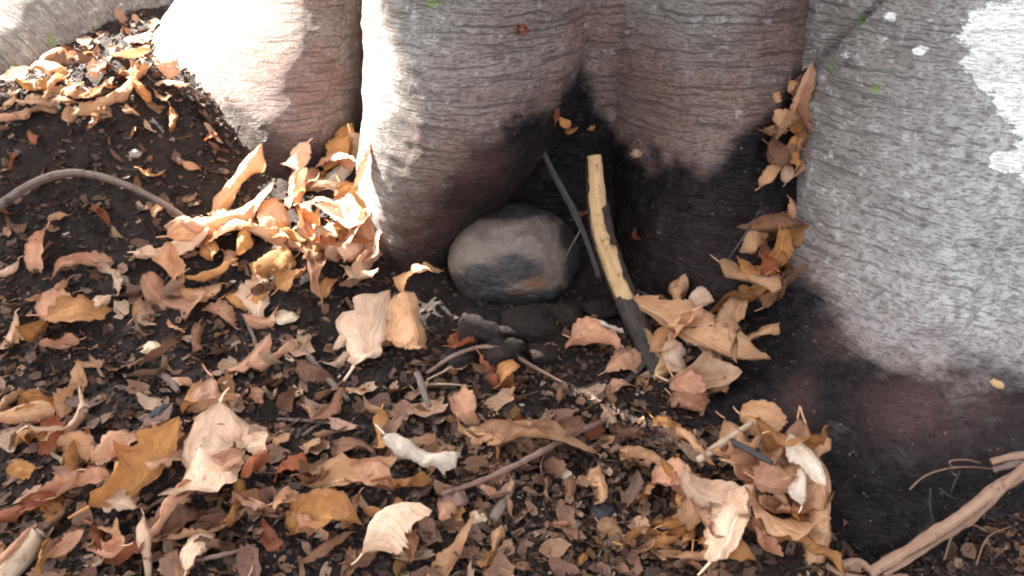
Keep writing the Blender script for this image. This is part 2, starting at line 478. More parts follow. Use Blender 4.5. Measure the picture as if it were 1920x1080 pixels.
def add_lobe(name, which, st, pixel=True, na=330, res=.0032, label=None, amp=1.0, power=2.0, rot=None):
    """horizontal sections: (z, left px, right px, centre Y, half depth) or (z, cx, cy, rx, ry)"""
    st = sorted(st, key=lambda s: s[0])
    zk = np.array([s[0] for s in st])
    rows = []
    for s in st:
        if len(s) == 5 and pixel:
            z, l, r, cy, ry = s
            d = depth_of(cy, z)
            x0, x1 = (l - 960) / FPX * d, (r - 960) / FPX * d
            rows.append(((x0 + x1) / 2, cy, (x1 - x0) / 2, ry))
        else:
            rows.append(s[1:5])
    zlo, zmid, zhi = zk[0], min(.56, zk[-1]), zk[-1]
    zs = np.arange(zlo, zmid, res)
    if zhi > zmid + .02:
        zs = np.concatenate([zs, zmid + (zhi - zmid) * np.linspace(0, 1, 50)])
    p = smooth_interp(zk, rows, zs)
    a = np.linspace(0, 2 * math.pi, na, endpoint=False)
    # more points on the camera side
    a = a + .45 * np.sin(2 * (a + math.pi / 2)) * .5
    ca, sa = np.cos(a), np.sin(a)
    e = 2.0 / power
    cx = np.sign(ca) * np.abs(ca) ** e; sy = np.sign(sa) * np.abs(sa) ** e
    X = p[:, 0:1] + p[:, 2:3] * cx[None]
    Y = p[:, 1:2] + p[:, 3:4] * sy[None]
    Z = np.repeat(zs[:, None], na, 1)
    V = np.stack([X, Y, Z], -1).reshape(-1, 3)
    if rot:                                             # oblique section: long axis u, short axis v
        ua, ub, u, v = rot
        X = p[:, 0:1] + p[:, 2:3] * (ua * u[0] * ca + ub * v[0] * sa)[None]
        Y = p[:, 1:2] + p[:, 2:3] * (ua * u[1] * ca + ub * v[1] * sa)[None]
        V = np.stack([X, Y, Z], -1).reshape(-1, 3)
    nx = (ca[None] / p[:, 2:3]); ny = (sa[None] / p[:, 3:4])
    nl = np.hypot(nx, ny); NX = (nx / nl).ravel(); NY = (ny / nl).ravel()
    arc = (a[None] * (p[:, 2:3] + p[:, 3:4]) / 2).ravel()
    q = V.copy(); q[:, 2] *= 1.0
    d = .012 * noise(q, 7.0, 2, 31 + ord(which[0])) + .0045 * noise(q, 22.0, 2, 33)
    wq = np.stack([arc * 14, (V[:, 2] + .02 * noise(q, 9.0, 1, 35)) * 85, np.zeros(len(V))], -1)
    d += .0011 * noise(wq, 1.0, 2, 36) + .0010 * noise(q, 75.0, 2, 37)
    X_, Y_ = project(V)
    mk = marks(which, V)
    d += .003 * mk["stain_shade"] * noise(q, 60.0, 3, 38)
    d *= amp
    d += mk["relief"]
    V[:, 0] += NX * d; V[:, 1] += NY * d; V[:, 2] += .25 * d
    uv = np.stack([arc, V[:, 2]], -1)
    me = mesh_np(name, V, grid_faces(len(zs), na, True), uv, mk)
    o = link(name, me, M_BARK, tree)
    o.matrix_parent_inverse = tree.matrix_world.inverted()
    if label: o["label"] = label
    bvh_add(V.reshape(len(zs), na, 3)[::4, ::3], True)
    return o

add_lobe("buttress_root", "B", [
    (1.3, 560, 1000, 1.52, .2), (.75, 430, 800, 1.51, .2), (.56, 385, 740, 1.51, .21), (.42, 343, 718, 1.51, .23), (.34, 275, 712, 1.50, .245),
    (.27, 205, 708, 1.50, .255), (.20, 165, 704, 1.49, .265), (.10, 150, 700, 1.47, .28), (.0, 150, 700, 1.46, .29)],
    label="sunlit pale root flank with underside shade painted brown", rot=(1.38, .70, (.6, -.8), (.8, .6)))
add_lobe("buttress_root", "C", [
    (1.3, 700, 1200, 1.17, .23), (.75, 705, 1150, 1.145, .21), (.56, 700, 1130, 1.14, .2), (.436, 692, 1118, 1.14, .2), (.37, 693, 1108, 1.13, .205), (.30, 682, 1080, 1.12, .205),
    (.225, 668, 1010, 1.12, .18), (.145, 690, 910, 1.125, .15), (.06, 708, 862, 1.13, .14), (-.02, 705, 850, 1.13, .15)],
    label="rounded grey lobe with a sunlit edge above the hollow")
add_lobe("buttress_root", "D", [
    (1.3, 1000, 1600, 1.35, .25), (.75, 1050, 1570, 1.24, .21), (.56, 1062, 1550, 1.21, .2), (.45, 1068, 1545, 1.20, .2), (.37, 1080, 1545, 1.20, .205), (.30, 1100, 1545, 1.20, .22),
    (.22, 1118, 1545, 1.20, .245), (.15, 1118, 1540, 1.19, .275), (.09, 1105, 1530, 1.18, .29), (.0, 1098, 1520, 1.17, .30)],
    label="pinkish grey lobe with a jagged black lower half")
add_lobe("buttress_root", "E", [
    (1.3, .56, 1.25, .28, .25), (.75, .60, 1.12, .26, .24), (.56, .60, 1.09, .256, .245), (.45, .60, 1.08, .256, .25), (.30, .60, 1.06, .257, .26), (.20, .597, 1.03, .262, .27),
    (.13, .545, 1.0, .252, .29), (.08, .465, .93, .235, .295), (.04, .402, .885, .222, .292), (.0, .375, .865, .212, .292), (-.08, .37, .86, .22, .30)],
    pixel=False, na=420, label="broad lichen-spotted buttress with a blackened flaring foot")
add_lobe("hollow", "F", [
    (1.0, 900, 1280, 1.28, .19), (.56, 920, 1270, 1.25, .20), (.42, 900, 1260, 1.24, .20), (.33, 850, 1250, 1.24, .185), (.24, 800, 1240, 1.23, .165), (.05, 780, 1250, 1.21, .17), (-.05, 780, 1250, 1.2, .17)],
    na=240, res=.004, label="black damp hollow at the trunk base", amp=1.3)
add_lobe("trunk", "T", [
    (6.5, .32, 1.55, .36, .36), (3.0, .28, 1.5, .43, .43), (1.3, .25, 1.46, .50, .46), (.9, .25, 1.46, .44, .40), (.56, .25, 1.46, .34, .28), (-.1, .25, 1.46, .34, .28)],
    pixel=False, na=160, res=.02)

def tube_pts(path, rad, ns, k=8, rough=0.0, seed=0, flat=1.0, cap=True):
    """tube through smooth path points; returns verts, quads, uv"""
    P = np.asarray(path, float); n = len(P)
    key = np.concatenate([[0], np.cumsum(np.linalg.norm(np.diff(P, axis=0), axis=1))])
    t = np.linspace(0, key[-1], ns)
    C = smooth_interp(key, P, t)
    R = np.interp(t, key, np.asarray(rad, float)) if hasattr(rad, '__len__') else np.full(ns, rad)
    T = np.gradient(C, axis=0); T /= np.linalg.norm(T, axis=1)[:, None] + 1e-9
    ref = np.array([0, 0, 1.0]) if abs(T[:, 2]).mean() < .8 else np.array([1.0, 0, 0])
    A = np.cross(T, ref); A /= np.linalg.norm(A, axis=1)[:, None] + 1e-9
    B = np.cross(A, T)
    a = np.linspace(0, 2 * math.pi, k, endpoint=False)
    r = R[:, None] * np.ones(k)[None]
    V = C[:, None] + r[..., None] * (np.cos(a)[None, :, None] * A[:, None] + flat * np.sin(a)[None, :, None] * B[:, None])
    V = V.reshape(-1, 3)
    if rough:
        dv = V - np.repeat(C, k, 0)
        mr = R.mean()
        f = noise(V, .45 / mr, 2, seed) * rough
        V = np.repeat(C, k, 0) + dv * (1 + f[:, None])
    uv = np.stack([np.repeat(t, k), np.tile(a / (2 * math.pi) * .05, ns)], -1)
    F = grid_faces(ns, k, True)
    if cap:
        V = np.concatenate([V, C[:1] - T[:1] * R[0] * .3, C[-1:] + T[-1:] * R[-1] * .3])
        uv = np.concatenate([uv, uv[:1], uv[-1:]])
        i0, i1 = len(V) - 2, len(V) - 1
        j = np.arange(k); j2 = (j + 1) % k
        F = np.concatenate([F, np.stack([np.full(k, i0), j2, j, j], -1), np.stack([np.full(k, i1), (ns - 1) * k + j, (ns - 1) * k + j2, (ns - 1) * k + j2], -1)])
    return V, F, uv

def tube_mesh(name, path, rad, ns=40, k=9, rough=.2, seed=0, flat=1.0):
    V, F, uv = tube_pts(path, rad, ns, k, rough, seed, flat, cap=False)
    base = len(V)
    nr = ns
    me = bpy.data.meshes.new(name)
    faces = [tuple(int(x) for x in f) for f in F]
    faces.append(tuple(range(k))[::-1]); faces.append(tuple((nr - 1) * k + i for i in range(k)))
    me.from_pydata(V.tolist(), [], faces)
    l = me.uv_layers.new(name="UVMap")
    vi = np.empty(len(me.loops), dtype=np.int32); me.loops.foreach_get("vertex_index", vi)
    l.data.foreach_set("uv", np.ascontiguousarray(uv[vi], dtype=np.float32).ravel())
    for p in me.polygons: p.use_smooth = True
    return me

# the far root that leaves the trunk behind the sunlit flank
V, F, uv = tube_pts([(.1, 1.62, .62), (-.42, 1.84, .47), (-.68, 1.79, .36), (-.88, 1.64, .265), (-.965, 1.42, .19), (-1.05, 1.18, .07)],
                    [.2, .15, .15, .155, .16, .13], 260, 120, .0, 0, .92, cap=False)
d = .05 * noise(V, 8.0, 3, 51)
Cn = V.reshape(260, 120, 3).mean(1, keepdims=True)
V = (Cn + (V.reshape(260, 120, 3) - Cn) * (1 + d.reshape(260, 120, 1) * 1.6)).reshape(-1, 3)
uv[:, 0], uv[:, 1] = np.tile(np.linspace(0, .8, 120), 260), np.repeat(np.linspace(0, 1.9, 260), 120)
far_root = link("surface_root", mesh_np("surface_root", V, F, uv, marks("A", V)), M_BARK, tree)
far_root.matrix_parent_inverse = tree.matrix_world.inverted()
far_root["label"] = "pale grey surface root behind the leaf litter"
bvh_add(V.reshape(260, 120, 3)[::4, ::4], True)
for i, (a, b, c) in enumerate([((.3, 1.5, 4.6), (1.4, 1.0, 5.6), (2.8, .4, 6.4)), ((.3, 1.6, 5.2), (-.9, 2.1, 6.4), (-2.4, 2.7, 7.4)), ((.3, 1.55, 6.2), (.4, 2.3, 7.8), (.2, 3.4, 9.0))]):
    o = link("limb", tube_mesh("limb", [a, b, c], [.2, .13, .05], 24, 12, .15, i), M_BARK, tree)
    o.matrix_parent_inverse = tree.matrix_world.inverted()

# added unseen beech towards the sun, placed so its stem shades the litter
sh = Vector((SUN.x, SUN.y)).normalized(); pr = Vector((-sh.y, sh.x))     # pr: across the beam
if pr.y < 0: pr = -pr
def added_shade_tree(name, label, q_edge, dist, r):
    c = pr * (q_edge - r) + sh * dist
    base = float(gz(np.array([c.x]), np.array([c.y]))[0]) - .1
    t = empty(name, (c.x, c.y, base), label, "tree", None)
    bpy.context.view_layer.update()
    zz = np.linspace(0, 9, 60); aa = np.linspace(0, 2 * math.pi, 48, endpoint=False)
    R = r * (1 + .35 * np.exp(-zz * 3)) * (1 - .010 * zz)
    V = np.stack([c.x + R[:, None] * np.cos(aa), c.y + R[:, None] * np.sin(aa), base + np.repeat(zz[:, None], 48, 1)], -1).reshape(-1, 3)
    V[:, :2] += .005 * noise(V, 2.0, 2, 61)[:, None]
    z0 = np.zeros(len(V))
    uv = np.stack([np.tile(aa * r, 60), V[:, 2]], -1)
    o = link("trunk", mesh_np("trunk", V, grid_faces(60, 48, True), uv, {"stain_shade": z0, "tint": z0, "lichen": z0, "moss": z0, "ruddy": z0, "fleck": z0 + .5}), M_BARK, t)
    o.matrix_parent_inverse = t.matrix_world.inverted()
    # added fork on that stem, bent to block sun from foreground and buttress foot
    fc = pr * (.717 - .15) + sh * dist
    fz = np.array([2.30, 2.42, 2.52, 2.7, 2.92, 3.04, 3.3, 4.2, 5.6, 7.2]); back = pr * .2
    fp = [(fc.x - back.x * k, fc.y - back.y * k, z) for z, k in zip(fz, (1.9, 1.0, .3, 0, 0, -.30, -.34, -.3, -.3, -.4))]
    fo = link("limb", tube_mesh("limb", fp, [.10, .14, .15, .15, .15, .155, .155, .15, .13, .10], 90, 20, .03, 4), M_BARK, t)
    fo.matrix_parent_inverse = t.matrix_world.inverted()
    top = Vector((c.x, c.y, base))
    for i in range(5):
        an = i * 2.4; h = 4.0 + i * .9
        p0 = top + Vector((0, 0, h)); dv = Vector((math.cos(an), math.sin(an), .7))
        lo = link("limb", tube_mesh("limb", [p0, p0 + dv * .9, p0 + dv * 2.0 + Vector((0, 0, .3))], [.11, .075, .03], 16, 8, .1, i), M_BARK, t)
        lo.matrix_parent_inverse = t.matrix_world.inverted()
    return t
added_shade_tree("beech_tree", "smooth unseen beech stem added on the sunny side to shade the litter", .650, 3.4, .56)

# ------------------------------------------------------------------ picking points on the ground and the bark
bv = np.concatenate(BVH_V); bf = np.concatenate(BVH_F)
BVH = BVHTree.FromPolygons(bv.tolist(), bf.tolist())
CAM_P = Vector((0, 0, CAM_H))
def hit(px, py):
    loc, nor, idx, dist = BVH.ray_cast(CAM_P, ray(px, py).normalized())
    if loc is None:
        return at(px, py, 1.2), Vector((0, -.3, 1)), True, depth_of(1.2, .2)
    if nor.dot(ray(px, py)) > 0: nor = -nor
    return loc, nor, idx < N_GROUND_FACES, depth_of(loc.y, loc.z)

# ------------------------------------------------------------------ rounded stone in the hollow
def rounded_stone():
    loc, nor, g, dep = hit(962, 566)
    c = at(962, 478, loc.y + .055)
    dep = depth_of(c.y, c.z)
    rx, rz, ry = 126 / FPX * dep, 97 / FPX * dep, .085
    nu, nv = 120, 80
    th = np.linspace(.001, math.pi - .001, nv); ph = np.linspace(0, 2 * math.pi, nu, endpoint=False)
    S = np.stack([np.sin(th)[:, None] * np.cos(ph), np.sin(th)[:, None] * np.sin(ph), np.repeat(np.cos(th)[:, None], nu, 1)], -1).reshape(-1, 3)
    V = S * np.array([rx, ry, rz])
    V *= (1 + .07 * noise(S, 1.3, 1, 71) + .022 * noise(S, 4.0, 2, 72) + .010 * noise(S, 12.0, 3, 73))[:, None]
    V += np.array(c)
    X, Y = project(V)
    st = blob(X, Y, [(905, 530, 60, 40, 1.2), (965, 505, 75, 38, .95), (940, 390, 95, 26, 1.15), (1080, 500, 35, 70, .8), (940, 560, 90, 25, 1.0), (1040, 560, 70, 28, 1.1), (1070, 440, 30, 60, .9), (900, 385, 60, 15, .7), (1040, 400, 40, 30, .6)])  # dark patches, plus shade painted along the top and lower rim
    rd = blob(X, Y, [(1000, 530, 36, 24, .75), (970, 548, 34, 14, .6)])
    o = link("rounded_stone", mesh_np("rounded_stone", V, grid_faces(nv, nu, True), None, {"stain_shade": st, "ruddy": rd}), M_STONE)
    tag(o, "smooth rounded grey-brown stone lodged in the black hollow of the trunk", "stone")
rounded_stone()

# ------------------------------------------------------------------ leaves
def leaf_mesh(name, lobed, seed):
    rg = np.random.default_rng(seed)
    nt, ns = 25, 15
    t = np.linspace(0, 1, nt); s = np.linspace(-1, 1, ns)
    W = rg.uniform(.27, .36) * np.sin(math.pi * np.clip(t, .0, 1) ** rg.uniform(.75, 1.0)) ** .75 + .003
    if lobed:
        W = W * (1.02 + .30 * np.cos(t * math.pi * 7.0 + rg.uniform(-.6, .6))) * 1.12
    tt = np.stack([t * 9, t * 0 + seed, t * 0], -1)
    jag = 1 + .10 * noise(tt, 1, 2, 1) + .05 * np.sin(t * 50 + rg.uniform(0, 6)) + rg.normal(0, .035, nt)
    jagL = 1 + .10 * noise(tt, 1, 2, 2) + rg.normal(0, .05, nt)
    half = np.where(s[None] > 0, (W * jag)[:, None], (W * jagL)[:, None])
    x = t[:, None] - .5 + 0 * s[None]
    y = s[None] * half
    # fold along the midrib, curl each half, roll lengthwise, twist, crumple
    cross = rg.choice([-1, 1]) * rg.uniform(.5, 3.2) / .32 * (1 + .55 * np.sin(t * rg.uniform(3, 7) + rg.uniform(0, 6)))[:, None]
    ang = y * cross * np.where(s[None] > 0, 1, rg.uniform(.2, 1.1))
    cr = np.where(np.abs(cross) < .3, .3, cross)
    y2 = np.sin(ang) / cr; z2 = (1 - np.cos(ang)) / cr
    fold = rg.uniform(-.2, .7)
    z2 = z2 + np.abs(y2) * fold
    lon = rg.choice([-1, 1]) * rg.uniform(.3, 2.4)
    a2 = x * lon + .5 * np.sign(x) * np.abs(x) ** 2 * rg.uniform(-1, 3)
    x3 = np.sin(a2) / lon - z2 * np.sin(a2); z3 = (1 - np.cos(a2)) / lon + z2 * np.cos(a2)
    tw = rg.uniform(-1.3, 1.3) * x
    y4 = y2 * np.cos(tw) - z3 * np.sin(tw); z4 = y2 * np.sin(tw) + z3 * np.cos(tw)
    V = np.stack([x3, y4, z4], -1).reshape(-1, 3)
    pleat = .014 * np.sin(((t * 8.5)[:, None] - np.abs(s)[None] * 2.1) * 2 * math.pi).ravel() * np.abs(np.tile(s, nt))
    cr_ = rg.uniform(.6, 1.5)
    V[:, 2] += pleat + cr_ * (.075 * noise(V, 3.4, 2, seed) + .038 * noise(V, 9.0, 2, seed + 5))
    V[:, 1] += cr_ * .045 * noise(V, 4.5, 2, seed + 9)
    V[:, 0] += cr_ * .03 * noise(V, 5.5, 1, seed + 11)
    uv = np.stack([np.repeat(t, ns), np.tile(s, nt)], -1)
    F = grid_faces(nt, ns)
    # torn and nibbled margins
    fc = uv[F].mean(1)
    fp = np.stack([fc[:, 0] * 5, fc[:, 1] * 2.2, np.full(len(fc), seed * 1.7)], -1)
    tear = noise(fp, 1.0, 2, seed) + .75 * np.abs(fc[:, 1]) ** 3
    F = F[tear < rg.uniform(.95, 1.5)]
    # stalk
    st = np.array([[-.5, 0, 0], [-.58, .02, .02], [-.66, .05, .01]])
    st[0] = V[ns // 2]; st[1:] += V[ns // 2] - np.array([-.5, 0, 0])
    if rg.random() < .6:
        sv, sf, suv = tube_pts(st, [.014, .011, .009], 4, 4, cap=False)
        F = np.concatenate([F, sf + len(V)]); V = np.concatenate([V, sv]); uv = np.concatenate([uv, np.zeros((len(sv), 2))])
    return mesh_np(name, V, F, uv), V
BEECH = [leaf_mesh("beech_leaf", False, 100 + i) for i in range(40)]
OAK = [leaf_mesh("oak_leaf", True, 300 + i) for i in range(10)]

def put_leaf(px, py, size, ang, cls, label, tilt=None, roll=None, lobed=False, var=None, group=None, lift=0.0, flat=False):
    loc, nor, on_ground, dep = hit(px, py)
    L = size / FPX * dep
    me, V = random.choice(OAK if lobed else BEECH) if var is None else (OAK if lobed else BEECH)[var]
    n = nor.normalized()
    if on_ground:
        n = (n * .35 + Vector((0, -.15, 1))).normalized()
    a = math.radians(ang)
    up = Vector((0, CP, .5)) if on_ground else Vector((0, 0, 1))
    ax = Vector((1, 0, 0)) * math.cos(a) + up.normalized() * math.sin(a)
    ax = (ax - n * ax.dot(n)).normalized()
    R = Matrix((ax, n.cross(ax), n)).transposed()
    if tilt is None: tilt = random.gauss(0, 16)
    if roll is None: roll = random.gauss(0, 22)
    flip = math.pi if random.random() < .35 else 0
    R = R @ Euler((math.radians(roll) + flip, math.radians(-tilt), 0)).to_matrix()
    W = (np.array(R) @ (V * L).T).T + np.array(loc)
    if on_ground:
        clear = W[:, 2] - gz(W[:, 0], W[:, 1])
        dz = -np.percentile(clear, 14) + .001 + lift
        pos = loc + Vector((0, 0, dz))
    else:
        h = (W - np.array(loc)) @ np.array(nor)
        pos = loc + nor * (-np.percentile(h, 22) + lift)
    o = link("oak_leaf" if lobed else "beech_leaf", me)
    o.matrix_world = Matrix.Translation(pos) @ R.to_4x4() @ Matrix.Scale(L, 4)
    if not me.materials: me.materials.append(LEAF["tan"])
    o.material_slots[0].link = 'OBJECT'
    o.material_slots[0].material = LEAF[cls]
    tag(o, label, "leaf", group)
    return o

HERO = [
 (445, 378, 125, 65, "tan", "upright lobed tan leaf beside the end of the arching twig", dict(lobed=True, tilt=30)),
 (215, 530, 150, -50, "pale", "narrow twisted pale leaf alone on the dark soil bank", dict(roll=50)),
 (130, 618, 160, 12, "orange", "cupped golden leaf with a lit rim on the dark soil", dict()),
 (115, 590, 120, 40, "pink", "crumpled pinkish leaf behind the cupped golden leaf", dict()),
 (492, 570, 135, -85, "pale", "pale folded leaf standing next to a cream wood chip", dict(tilt=-25)),
 (330, 575, 150, -25, "pink", "wide pinkish leaf with faint ribs on the open litter", dict()),
 (270, 590, 90, 60, "tan", "small curled tan leaf touching the ribbed pinkish leaf", dict()),
 (700, 650, 210, 82, "pale", "large pale leaf leaning upright below the shaded trunk lobe", dict(lobed=True, tilt=20, lift=.012)),
 (775, 650, 170, -70, "tan", "long tan leaf hanging beside the large leaning leaf", dict(tilt=-15, lift=.018)),
 (785, 572, 95, 15, "tan", "short tan leaf lying across the top of the leaning leaves", dict(lift=.03)),
 (640, 500, 190, 30, "pink", "big pinkish leaf on the heap against the sunlit lobe", dict(lift=.02)),
 (560, 480, 150, -20, "orange", "orange leaf on the heap between sunlit root and lobe", dict(lift=.01)),
 (430, 450, 150, 10, "pink", "brownish pink leaf under the end of the arching twig", dict()),
 (668, 440, 120, 10, "white", "brightly sunlit pale leaf on top of the heap", dict(lift=.03, flat=True)),
 (610, 430, 80, -30, "tan", "small sunlit tan leaf on the heap by the lobe", dict(lift=.03)),
 (625, 262, 130, 40, "orange", "shaded orange leaf wedged behind the sunlit lobe edge", dict(lift=.01)),
 (610, 318, 110, 20, "white", "pointed sunlit leaf wedged against the lobe edge", dict(lift=.02)),
 (570, 330, 80, -10, "tan", "thin tan leaf sticking out over the dark gap", dict(lift=.01)),
 (560, 385, 100, -80, "pink", "hanging pinkish leaf below the thin projecting leaf", dict(lift=.01)),
 (152, 740, 120, 80, "tan", "upright tan leaf next to a cupped brown leaf", dict(tilt=15)),
 (70, 772, 115, 8, "orange", "cupped brown-orange leaf between two tan leaves", dict()),
 (18, 770, 110, 85, "tan", "tan leaf standing beside the cupped brown-orange leaf", dict()),
 (420, 775, 190, -60, "pink", "long pinkish leaf rolled along its rib beside a blue-black seed husk", dict()),
 (275, 905, 210, 60, "orange", "large flat golden-orange leaf among the litter", dict(lobed=True, roll=5, tilt=5, lift=.01)),
 (388, 905, 230, -85, "pale", "long pale leaf with a wavy edge over the golden-orange leaf", dict(lift=.016)),
 (500, 888, 100, -20, "pale", "small round pale leaf apart from the wavy-edged leaf", dict()),
 (665, 912, 135, 10, "tan", "domed tan leaf with fine ribs like a shell", dict(lift=.008)),
 (795, 893, 190, -35, "white", "bleached white torn leaf curling up beside the reddish twig", dict(lobed=True, lift=.02, var=3, roll=0, tilt=5)),
 (725, 1020, 170, 35, "pale", "broad pale leaf with brown soiled patches beside the bleached leaf", dict(lift=.014, var=7)),
 (600, 1000, 170, -6, "orange", "broad orange-brown leaf under the bleached soiled leaf", dict()),
 (150, 853, 130, -6, "tan", "thin edge-on tan leaf with a bright rim", dict(roll=60)),
 (100, 965, 75, 5, "orange", "small orange leaf fallen between dark clods", dict()),
 (470, 960, 130, -15, "pink", "wet pinkish leaf below the small round pale leaf", dict()),
 (330, 1010, 160, 30, "brown", "dark brown leaf half buried near the pale broken stick", dict()),
 (230, 1040, 150, -10, "rust", "rusty curled leaf beside the pale broken stick", dict()),
 (370, 1040, 110, 80, "pale", "short pale leaf with a rust-red tip", dict()),
 (990, 842, 120, -10, "tan", "flat tan leaf pinned under the reddish twig", dict()),
 (1210, 890, 120, -30, "tan", "crumpled tan leaf at the edge of the black root foot", dict()),
 (1255, 930, 140, -35, "pink", "pinkish leaf folded beside the heap at the root foot", dict(lift=.01)),
 (1305, 655, 190, -50, "tan", "big tan leaf with a round hole at the end of the broken stick", dict(lift=.015)),
 (1315, 598, 120, 25, "pale", "pale leaf with a rusty centre on top of the leaf pile", dict(lift=.02)),
 (1315, 720, 150, -10, "pale", "broad cream leaf at the bottom of the leaf pile", dict(lift=.015)),
 (1290, 772, 130, -30, "pink", "mauve brown leaf below the broad cream leaf", dict()),
 (1250, 630, 110, 70, "tan", "tan leaf tucked behind the foot of the broken stick", dict()),
 (1370, 610, 120, 60, "tan", "striped tan leaf inside the leaf pile", dict(lift=.02)),
 (1428, 640, 110, 72, "tan", "narrow tan leaf pressed against the black buttress", dict(lift=.012)),
 (1380, 560, 110, 10, "orange", "orange brown leaf at the back of the leaf pile", dict(lift=.015)),
 (1440, 550, 110, 40, "brown", "hollow brown leaf beside the grey buttress edge", dict(lift=.02)),
 (1400, 520, 110, -25, "tan", "curled tan leaf arching over a dark gap", dict(lift=.02)),
 (1450, 465, 120, 80, "orange", "tall orange-brown leaf in the cleft beside the buttress", dict(lift=.01)),
 (1430, 500, 90, 20, "rust", "rust coloured leaf low in the cleft", dict(lift=.015)),
 (1465, 205, 110, 75, "pink", "mauve leaf plugging the top of the cleft", dict(lift=.012)),
 (1450, 240, 110, 20, "tan", "tan leaf in the middle of the cleft plug", dict(lift=.018)),
 (1482, 230, 90, -70, "pink", "dull pink leaf against the buttress in the cleft plug", dict(lift=.02)),
 (1450, 280, 100, -20, "brown", "brown leaf under the cleft plug", dict(lift=.014)),
 (1480, 285, 80, 60, "orange", "ochre leaf under the cleft plug by the buttress", dict(lift=.014)),
 (1478, 160, 70, 30, "brown", "dark brown leaf scrap above the cleft plug", dict(lift=.01)),
 (1468, 325, 55, 70, "pale", "small pale leaf scrap hanging under the cleft plug", dict(lift=.01)),
 (1475, 395, 70, 80, "pink", "dim pinkish leaf deep in the cleft", dict(lift=.01)),
 (1455, 832, 125, -55, "tan", "spotted tan leaf standing at the top of the foot heap", dict(tilt=10, lift=.035)),
 (1385, 875, 140, -70, "tan", "ribbed tan leaf under the forked twig", dict(lift=.02)),
 (1400, 935, 130, 15, "pink", "puckered pink-brown leaf in the middle of the foot heap", dict(lift=.03)),
 (1465, 905, 160, -30, "orange", "wide amber leaf in the middle of the foot heap", dict(lift=.035)),
 (1525, 890, 125, -60, "white", "cream frilled leaf at the outer edge of the foot heap", dict(lift=.05, var=21)),
 (1545, 975, 200, -78, "tan", "long ochre leaf hanging down the outer side of the foot heap", dict(lift=.015)),
 (1435, 975, 150, 10, "pink", "glossy mauve leaf low in the foot heap", dict(lift=.035)),
 (1485, 985, 90, 70, "white", "small curled cream leaf on the foot heap", dict(lift=.045)),
 (1330, 985, 150, -25, "pale", "grey-tan leaf at the inner edge of the foot heap", dict(lift=.025)),
 (1370, 1045, 190, 60, "pale", "large smooth cream leaf at the bottom of the foot heap", dict(lift=.03)),
 (1450, 1050, 190, -40, "tan", "large glossy tan leaf at the bottom of the foot heap", dict(lift=.03)),
 (1500, 930, 120, 45, "tan", "folded tan leaf beside the cream frilled leaf", dict(lift=.035)),
 (1290, 1000, 110, 40, "orange", "golden scrap leaf beside the grey-tan leaf", dict(lift=.01)),
 (1230, 1020, 120, -10, "orange", "amber leaf on loose soil near the foot heap", dict()),
 (1271, 820, 95, -70, "orange", "thin amber leaf curl standing by the black root", dict(roll=60)),
 (1110, 665, 140, -20, "pink", "mauve crumpled leaf beside the foot of the rounded stone", dict(lift=.008)),
 (1180, 700, 95, 20, "pink", "small mauve leaf by the lower end of the broken stick", dict()),
 (1110, 610, 80, 60, "brown", "dark brown leaf curl behind the mauve crumpled leaf", dict()),
 (925, 720, 110, -40, "rust", "rust red leaf in front of the rounded stone", dict()),
 (950, 735, 80, 20, "orange", "golden leaf scrap in front of the rounded stone", dict(lift=.01)),
 (870, 660, 80, 30, "rust", "reddish brown scrap at the base of the rounded stone", dict()),
 (905, 630, 90, -30, "brown", "dark damp leaf under the rounded stone", dict()),
 (970, 50, 48, -20, "rust", "orange flake stuck on the grey trunk lobe", dict(lift=.002)),
 (1050, 228, 62, -30, "orange", "orange scrap caught in the cleft above the hollow", dict(lift=.006)),
 (1032, 214, 40, 30, "rust", "red-brown scrap caught beside the orange scrap", dict(lift=.006)),
 (1105, 238, 36, -20, "orange", "tiny orange scrap above the broken stick", dict(lift=.004)),
 (1200, 440, 48, 50, "rust", "rust scrap stuck on the black bark beside the broken stick", dict(lift=.004)),
 (1085, 392, 32, 10, "rust", "tiny rust scrap behind the broken stick", dict(lift=.02)),
]
for px, py, s, a, c, lab, kw in HERO:
    put_leaf(px, py, s, a, c, lab, **kw)

